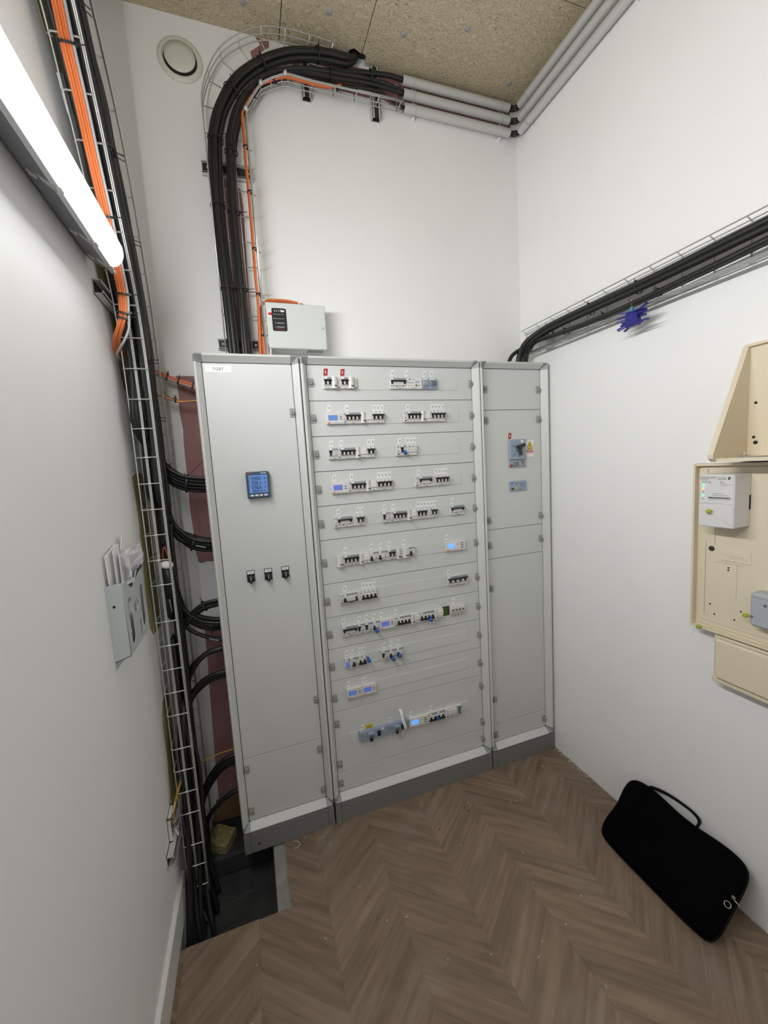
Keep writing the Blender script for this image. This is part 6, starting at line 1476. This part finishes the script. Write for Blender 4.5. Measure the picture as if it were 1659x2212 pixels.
# ------------------------------------------------------------------ laptop bag leaning on the right wall
def build_bag():
    ya, yb = -0.468, -0.905                 # far end .. near end along the wall
    foot = Vector((1.452, 0, 0.0)); top = Vector((1.648, 0, 0.205))
    up = (top-foot); Hh = up.length; up.normalize()
    nrm = Vector((-up.z, 0, up.x))          # away from the wall, facing the room
    Lh = ya-yb; th = 0.030
    t = thing('laptop_bag', ((foot.x+top.x)/2, (ya+yb)/2, 0), 'black fabric laptop bag with handle leaning against the right wall', 'bag')
    NU, NV = 44, 30
    def outline(u, v):
        """u along 0..1 far to near, v 0..1 bottom to top -> inset so that corners are round and the far edge is pinched"""
        return u, v
    V = []; F = []
    def P(u, v, side):
        # rounded rectangle mapping: square to rounded corners
        a, b = 2*u-1, 2*v-1
        k = 0.34
        rx = a*math.sqrt(max(0, 1-k*b*b*abs(b)**3*0.5*(abs(a)**6))); ry = b*math.sqrt(max(0, 1-k*a*a*abs(a)**3*0.5*(abs(b)**6)))
        pinch = 0.008*math.exp(-((v-0.52)/0.2)**2)*max(0, 1-u*5) if True else 0
        y = (ya+yb)/2 - rx*Lh/2 - pinch
        h = (ry+1)/2*Hh + 0.006*math.sin(u*9)*v
        e = (1-abs(a)**5)*(1-abs(b)**5); e = max(0, e)**0.45
        wob = 0.006*math.sin(7*u+2)*math.sin(5*v+1)*e
        d = th*e*(1.0 if side > 0 else 0.75)*side + wob*side
        return foot + Vector((0, y, 0)) + up*h + nrm*(d+0.004)
    for side in (1, -1):
        o = len(V)
        for i in range(NU+1):
            for j in range(NV+1): V.append(P(i/NU, j/NV, side))
        for i in range(NU):
            for j in range(NV):
                q = (o+i*(NV+1)+j, o+(i+1)*(NV+1)+j, o+(i+1)*(NV+1)+j+1, o+i*(NV+1)+j+1)
                F.append(q if side > 0 else tuple(reversed(q)))
    dz = -min(p.z for p in V)+0.001
    V = [p+Vector((0,0,dz)) for p in V]
    # keep behind the wall face
    dx = max(p.x-xw(p.y) for p in V)+0.001
    if dx > 0: V = [p-Vector((dx,0,0)) for p in V]
    sh = Vector((-max(0,dx),0,dz))
    MB().add(V, F, 'bag_black', True).build('body', t)
    per = [P(i/NU,0,1)+sh for i in range(NU+1)]+[P(1,j/NV,1)+sh for j in range(1,NV+1)]+[P(1-i/NU,1,1)+sh for i in range(1,NU+1)]+[P(0,1-j/NV,1)+sh for j in range(1,NV)]
    MB().tube(per, 0.0034, 6, 'bag_trim', closed=True).build('piping', t)
    # handle: flat strap
    def Q(u, h): return P(u, 1.0, 1)+sh+up*h-nrm*0.0
    pts = smooth_path([Q(0.16,-0.05), Q(0.18,-0.004), Q(0.24,0.012), Q(0.34,0.027), Q(0.45,0.036), Q(0.54,0.036), Q(0.60,0.024), Q(0.607,0.0), Q(0.607,-0.05)], 6)
    st = MB(); Vv = []; 
    for p in pts:
        for dn in (-0.011, 0.011):
            for dh in (-0.002, 0.007): Vv.append(p+nrm*(dn+0.004)+up*dh)
    Ff = []
    for i in range(len(pts)-1):
        o = 4*i; Ff += [(o,o+2,o+6,o+4),(o+1,o+5,o+7,o+3),(o,o+4,o+5,o+1),(o+2,o+3,o+7,o+6)]
    st.add(Vv, Ff, 'bag_trim', True); st.build('handle', t)
    z = P(0.985, 0.60, 1)+sh+nrm*0.006
    MB().obox(z, (0.003,0.004,0.005), Matrix.Identity(3), 'zip_metal').tube([z+Vector((0,-0.003,-0.006)), z+Vector((0.010,-0.020,-0.022))], 0.0022, 6, 'zip_metal').build('zip_pull', t)
    c = P(0.978, 0.50, 1)+sh+nrm*0.008
    MB().tube([c+up*(0.009*math.sin(2*math.pi*k/16))+Vector((0,0.009*math.cos(2*math.pi*k/16),0)) for k in range(16)], 0.0014, 6, 'zip_metal', closed=True).build('ring', t)
build_bag()

# ------------------------------------------------------------------ document holder on the left wall
def build_holder():
    y0, y1 = -0.462, -0.268; zb, zt = 1.160, 1.364; d = 0.041
    t = thing('document_holder', (XL, (y0+y1)/2, 1.12), 'grey sheet metal document holder full of papers on the left wall', 'holder')
    MB().box((XL, y0-0.001, 1.126), (XL+0.002, y1+0.12, 1.362), 'holder_grey').build('back_plate', t)
    MB().prism([(XL+0.002,y0,zt-0.004),(XL+d,y0,zt),(XL+d,y0,zb),(XL+0.002,y0,zb-0.012)], (0,0.0018,0), 'holder_grey').build('side_panel', t)
    MB().prism([(XL+0.002,y1,zt),(XL+d,y1,zt),(XL+d,y1,zb),(XL+0.002,y1,zb-0.012)], (0,-0.0018,0), 'holder_grey').build('side_panel', t)
    MB().prism([(XL+0.002,y0,zb-0.012),(XL+d,y0,zb),(XL+d,y1,zb),(XL+0.002,y1,zb-0.012)], (0,0,0.0018), 'holder_grey').build('bottom_panel', t)
    # front with slots; drawn in (y, z)
    W_ = y1-y0; H_ = zt-zb
    outer = [(0,0),(W_,0),(W_,H_),(W_*0.74,H_),(W_*0.40,H_-0.044),(W_*0.06,H_),(0,H_)]
    # the round dip at the top is a V with a soft bottom
    outer = [(0,0),(W_,0),(W_,H_),(W_*0.82,H_),(W_*0.62,H_-0.036),(W_*0.55,H_-0.042),(W_*0.46,H_-0.036),(W_*0.30,H_-0.002),(W_*0.22,H_),(0,H_)]
    outer = [(0,0),(W_,0),(W_,H_),(W_*0.70,H_),(W_*0.44,H_-0.032),(W_*0.38,H_-0.034),(W_*0.32,H_-0.028),(W_*0.12,H_-0.001),(0,H_-0.001)]
    holes = [capsule2d(0.042,0.086,0.034,0.132), capsule2d(0.098,0.112,0.040,0.040,8), capsule2d(0.163,0.092,0.034,0.130), capsule2d(0.122,0.036,0.012,0.056)]
    me = plate_holes(outer, holes, 0.0018, 'front_panel', 'holder_grey')
    M = Matrix(((0,0,1,XL+d),(1,0,0,y0),(0,1,0,zb),(0,0,0,1)))
    me.transform(M); me.transform(Matrix.Translation(-Vector(t['_o'])))
    o = bpy.data.objects.new('front_panel', me); COL.objects.link(o); o.parent = t; o['_o'] = t['_o']
    MB().lathe((XL+0.016, y0-0.0002, 1.302), [(0.0035,0),(0.0035,0.0008),(0,0.0008)], (0,-1,0), 12, 'gap_black').build('screw_hole', t)
    # papers
    def sheet(P, nm, label, m='paper_white', thick=0.002):
        MB().prism([(XL+x, y, z) for x, y, z in P], (thick, 0, 0), m).build(nm, label=label, cat='paper', group=None)
    sheet([(0.012,-0.452,1.17),(0.012,-0.385,1.17),(0.007,-0.362,1.455),(0.007,-0.456,1.438)], 'paper_sheet', 'folded white paper at the left edge of the document holder', thick=0.0025)
    sheet([(0.023,-0.444,1.17),(0.023,-0.36,1.17),(0.015,-0.365,1.458),(0.019,-0.430,1.448)], 'paper_sheet', 'second white paper sheet tucked in the document holder', thick=0.0014)
    sheet([(0.029,-0.425,1.17),(0.029,-0.30,1.17),(0.024,-0.315,1.42),(0.027,-0.412,1.435)], 'paper_sheet', 'plain white sheet behind the plastic bag in the holder', thick=0.0012)
    sheet([(0.014,-0.356,1.30),(0.014,-0.292,1.30),(0.014,-0.283,1.447),(0.014,-0.300,1.470),(0.014,-0.318,1.476),(0.014,-0.345,1.44)], 'paper_card', 'small white card sticking up highest from the document holder', thick=0.001)
    b = MB(); V = []; F = []; n, m = 12, 9; r3 = random.Random(5)
    for i in range(n+1):
        for j in range(m+1):
            u, v = i/n, j/m
            y = -0.395+0.185*u*(0.72+0.28*v)-0.01; z = 1.345+0.085*v-0.004*u+0.010*u*v - 0.035*(u**2)*(1-v)*0.4
            x = XL+0.033+0.010*math.sin(6*u+3*v)+r3.uniform(-0.004,0.004)
            V.append((x, y, z))
    for i in range(n):
        for j in range(m): q = i*(m+1)+j; F.append((q, q+m+1, q+m+2, q+1))
    k = len(V); V += [(x-0.006, y, z) for x, y, z in V]; F += [tuple(q+k for q in reversed(f)) for f in F[:]]
    b.add(V, F, 'plastic_film', False).build('plastic_bag', label='crumpled clear plastic bag in the document holder', cat='bag')
    MB().tube(smooth_path([(XL+0.034,-0.352,1.33),(XL+0.040,-0.335,1.352),(XL+0.042,-0.31,1.362),(XL+0.043,-0.285,1.366),(XL+0.043,-0.272,1.369)]), 0.0038, 7, 'cable_black').build('pen', label='dark rod lying in the notch of the document holder', cat='pen')
    # crumpled paper seen through the long slot
    b = MB(); r3 = random.Random(9); V = []; F = []
    for i in range(5):
        for j in range(13): V.append((XL+0.033+r3.uniform(-0.004,0.004), y0+0.006+0.011*i, zb+0.012+0.0135*j))
    for i in range(4):
        for j in range(12): q = i*13+j; F.append((q, q+13, q+14, q+1))
    b.add(V, F, 'paper_white'); b.build('crumpled_paper', label='crumpled white paper visible through the long slot of the holder', cat='paper')
build_holder()

# ------------------------------------------------------------------ things at the floor opening and along the left wall
def build_low():
    # broken socket box with loose wires on the left wall
    t = thing('socket_box', (XL, -0.145, 0.33), 'broken white socket box with loose wires low on the left wall', 'socket')
    b = MB(); ya, yb, za, zb = -0.185, -0.115, 0.335, 0.425
    for a, c in (((XL,ya,za),(XL+0.012,ya+0.006,zb)),((XL,yb-0.006,za),(XL+0.012,yb,zb)),((XL,ya,za),(XL+0.012,yb,za+0.006)),((XL,ya,zb-0.006),(XL+0.012,yb,zb))): b.box(a, c, 'filler_white', 0.001)
    b.box((XL,ya,za),(XL+0.002,yb,zb),'cable_brown'); b.build('frame', t)
    r3 = random.Random(4)
    for k in range(7):
        p = Vector((XL+0.006, -0.15+r3.uniform(-0.02,0.02), 0.38+r3.uniform(-0.03,0.03)))
        q = [p]
        for j in range(4): q.append(q[-1]+Vector((r3.uniform(0.0,0.010), r3.uniform(-0.014,0.014), r3.uniform(-0.018,0.022))))
        MB().tube(smooth_path(q), 0.0014, 5, ('copper','paper_white','cable_brown')[k % 3]).build('loose_wire', t)
    cable('sheath', [(XL+0.012,-0.14,0.40),(XL+0.022,-0.125,0.44),(XL+0.034,-0.11,0.475),(XL+0.045,-0.09,0.50),(XL+0.05,-0.06,0.56)], 0.0045, 'cable_yellow', 'beige cable sheath rising from the broken socket box', None)
    cable('power_cable', [(-0.198,-0.10,0.36),(-0.192,-0.09,0.25),(-0.188,-0.09,0.12),(-0.178,-0.10,0.0),(-0.15,-0.12,-0.10)], 0.0042, 'cable_grey_dark', 'grey cable dropping through the bottom of the left tray', None)
    # wires going into the pit
    for k, (x, y, dx, dy) in enumerate(((-0.19,-0.16,0.0,-0.07),(-0.18,-0.12,0.02,-0.10),(-0.16,-0.13,0.0,-0.08),(-0.145,-0.10,0.03,-0.10),(-0.205,-0.10,0.0,-0.12))):
        cable('power_cable', [(-0.174,0.03-0.01*k,1.02),(-0.174,0.005-0.01*k,0.78),(x+0.012,y+0.07,0.52),(x+0.010,y+0.045,0.30),(x+0.003,y+0.01,0.10),(x+dx*0.3,y+dy*0.3,0.0),(x+dx*0.7,y+dy*0.7,-0.07),(x+dx,y+dy,-0.13)], 0.0085, 'cable_black', 'black cable hanging from the left tray down into the floor opening', 'cables hanging into the floor opening')
    # rock wool block and cardboard
    R = Euler((0.06, 0.05, -0.5)).to_matrix()
    b = MB(); b.obox((-0.106,0.146,-0.022), (0.050,0.046,0.021), R, 'wool')
    bm = bmesh.new(); me = b.mesh('tmp'); bm.from_mesh(me); bpy.data.meshes.remove(me)
    bmesh.ops.subdivide_edges(bm, edges=bm.edges[:], cuts=5, use_grid_fill=True)
    for v in bm.verts: v.co += Vector((rnd.uniform(-1,1), rnd.uniform(-1,1), rnd.uniform(-1,1)))*0.0016
    bm.verts.index_update(); b2 = MB().add([v.co.copy() for v in bm.verts], [[v.index for v in f.verts] for f in bm.faces], 'wool'); bm.free()
    b2.build('rock_wool_block', label='yellowish rock wool block lying in the floor opening', cat='insulation')
    MB().prism([(-0.145,YB-0.012,0.018),(-0.01,YB-0.014,0.010),(0.05,YB-0.014,0.012),(0.05,YB-0.006,0.132),(-0.02,YB-0.006,0.130),(-0.118,YB-0.006,0.118)], (0,0.004,0), 'cardboard').build('cardboard_piece', label='brown cardboard piece standing against the back wall under the arching cables', cat='cardboard')
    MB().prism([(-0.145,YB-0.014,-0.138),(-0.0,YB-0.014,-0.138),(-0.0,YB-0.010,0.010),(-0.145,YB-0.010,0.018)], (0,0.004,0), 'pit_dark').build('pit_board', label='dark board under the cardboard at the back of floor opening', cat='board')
    # crumbs on the floor
    G = 'plaster crumbs scattered on the floor'
    spots = [(565,1808),(680,1817),(716,1839),(700,1735),(908,1703),(981,1690),(960,1718),(1228,1729),(1248,1727),(1268,1726),(1340,1754),(1244,1870),(1258,1946),(915,1990),(870,1996),(708,2005),(545,2042),(1120,2078),(1420,1990),(1235,2120),(1245,2090),(542,2183),(1345,2050),(1430,2205)]
    crumbs = [(0.252,-0.015),(0.334,-0.045),(0.355,-0.088),(0.42,0.0),(0.72,-0.055),(0.81,-0.05),(0.775,-0.085),(1.21,-0.20),(1.24,-0.205),(1.26,-0.21),(1.34,-0.28),(1.10,-0.42),(1.06,-0.53),(0.56,-0.46),(0.49,-0.445),(0.27,-0.42),(0.04,-0.41),(0.78,-0.66),(1.19,-0.63),(0.92,-0.72),(0.96,-0.69),(0.02,-0.55),(1.07,-0.68),(1.06,-0.85),(0.64,-0.62),(0.43,-0.30),(0.88,-0.30),(1.02,-0.13),(1.38,-0.12),(1.50,-0.08)]
    for k, (x, y) in enumerate(crumbs):
        me = cached(f'crumb{k % 4}', lambda: MB().obox((0,0,0.0011), ((0.0022,0.0012,0.0011),(0.0042,0.0009,0.0009),(0.0018,0.0018,0.0012),(0.006,0.0008,0.0008))[k % 4], Euler((0,0,0)).to_matrix(), 'plaster_bit'))
        o = put('plaster_crumb', me, None, (x, y, 0.0004)); o.rotation_euler.z = rnd.uniform(0, 6.28)
        tag(o, 'tiny pale plaster crumb lying on the brown chevron floor', 'debris', G)
    for x, y in ((0.99,-0.145),(1.0,-0.165),(0.83,-0.20)):
        me = cached('dark_crumb', lambda: MB().obox((0,0,0.0012), (0.0035,0.0016,0.0012), Matrix.Identity(3), 'dark_bit'))
        o = put('dark_crumb', me, None, (x, y, 0.0004)); o.rotation_euler.z = rnd.uniform(0, 6.28); tag(o, 'tiny dark crumb on the floor in front of the middle cabinet', 'debris', 'dark crumbs on the floor')
    MB().tube(smooth_path([(0.205,-0.015,0.003),(0.222,-0.022,0.004),(0.230,-0.038,0.004),(0.218,-0.050,0.003),(0.205,-0.048,0.003)]), 0.0014, 5, 'plaster_bit').build('wire_offcut', label='pale curled wire offcut on the floor by the left cabinet', cat='debris')
    # rough plaster line where the right wall meets the floor
    r3 = random.Random(8); b = MB()
    for k in range(70):
        y = -0.01 - 0.22*r3.random()**1.6 if k < 45 else -0.75-0.35*r3.random()
        b.obox((xw(y)-0.006-0.010*r3.random()*(1 if k < 45 else 0.4), y, 0.001), (r3.uniform(0.0006,0.002), r3.uniform(0.001,0.0035), 0.0008), Euler((0,0,r3.uniform(-0.5,0.5))).to_matrix(), 'plaster_bit')
    b.build('plaster_dust', label='rough pale plaster specks along the foot of the right wall', cat='debris', kind='stuff')
build_low()

for o in bpy.data.objects:
    if '_o' in o: del o['_o']
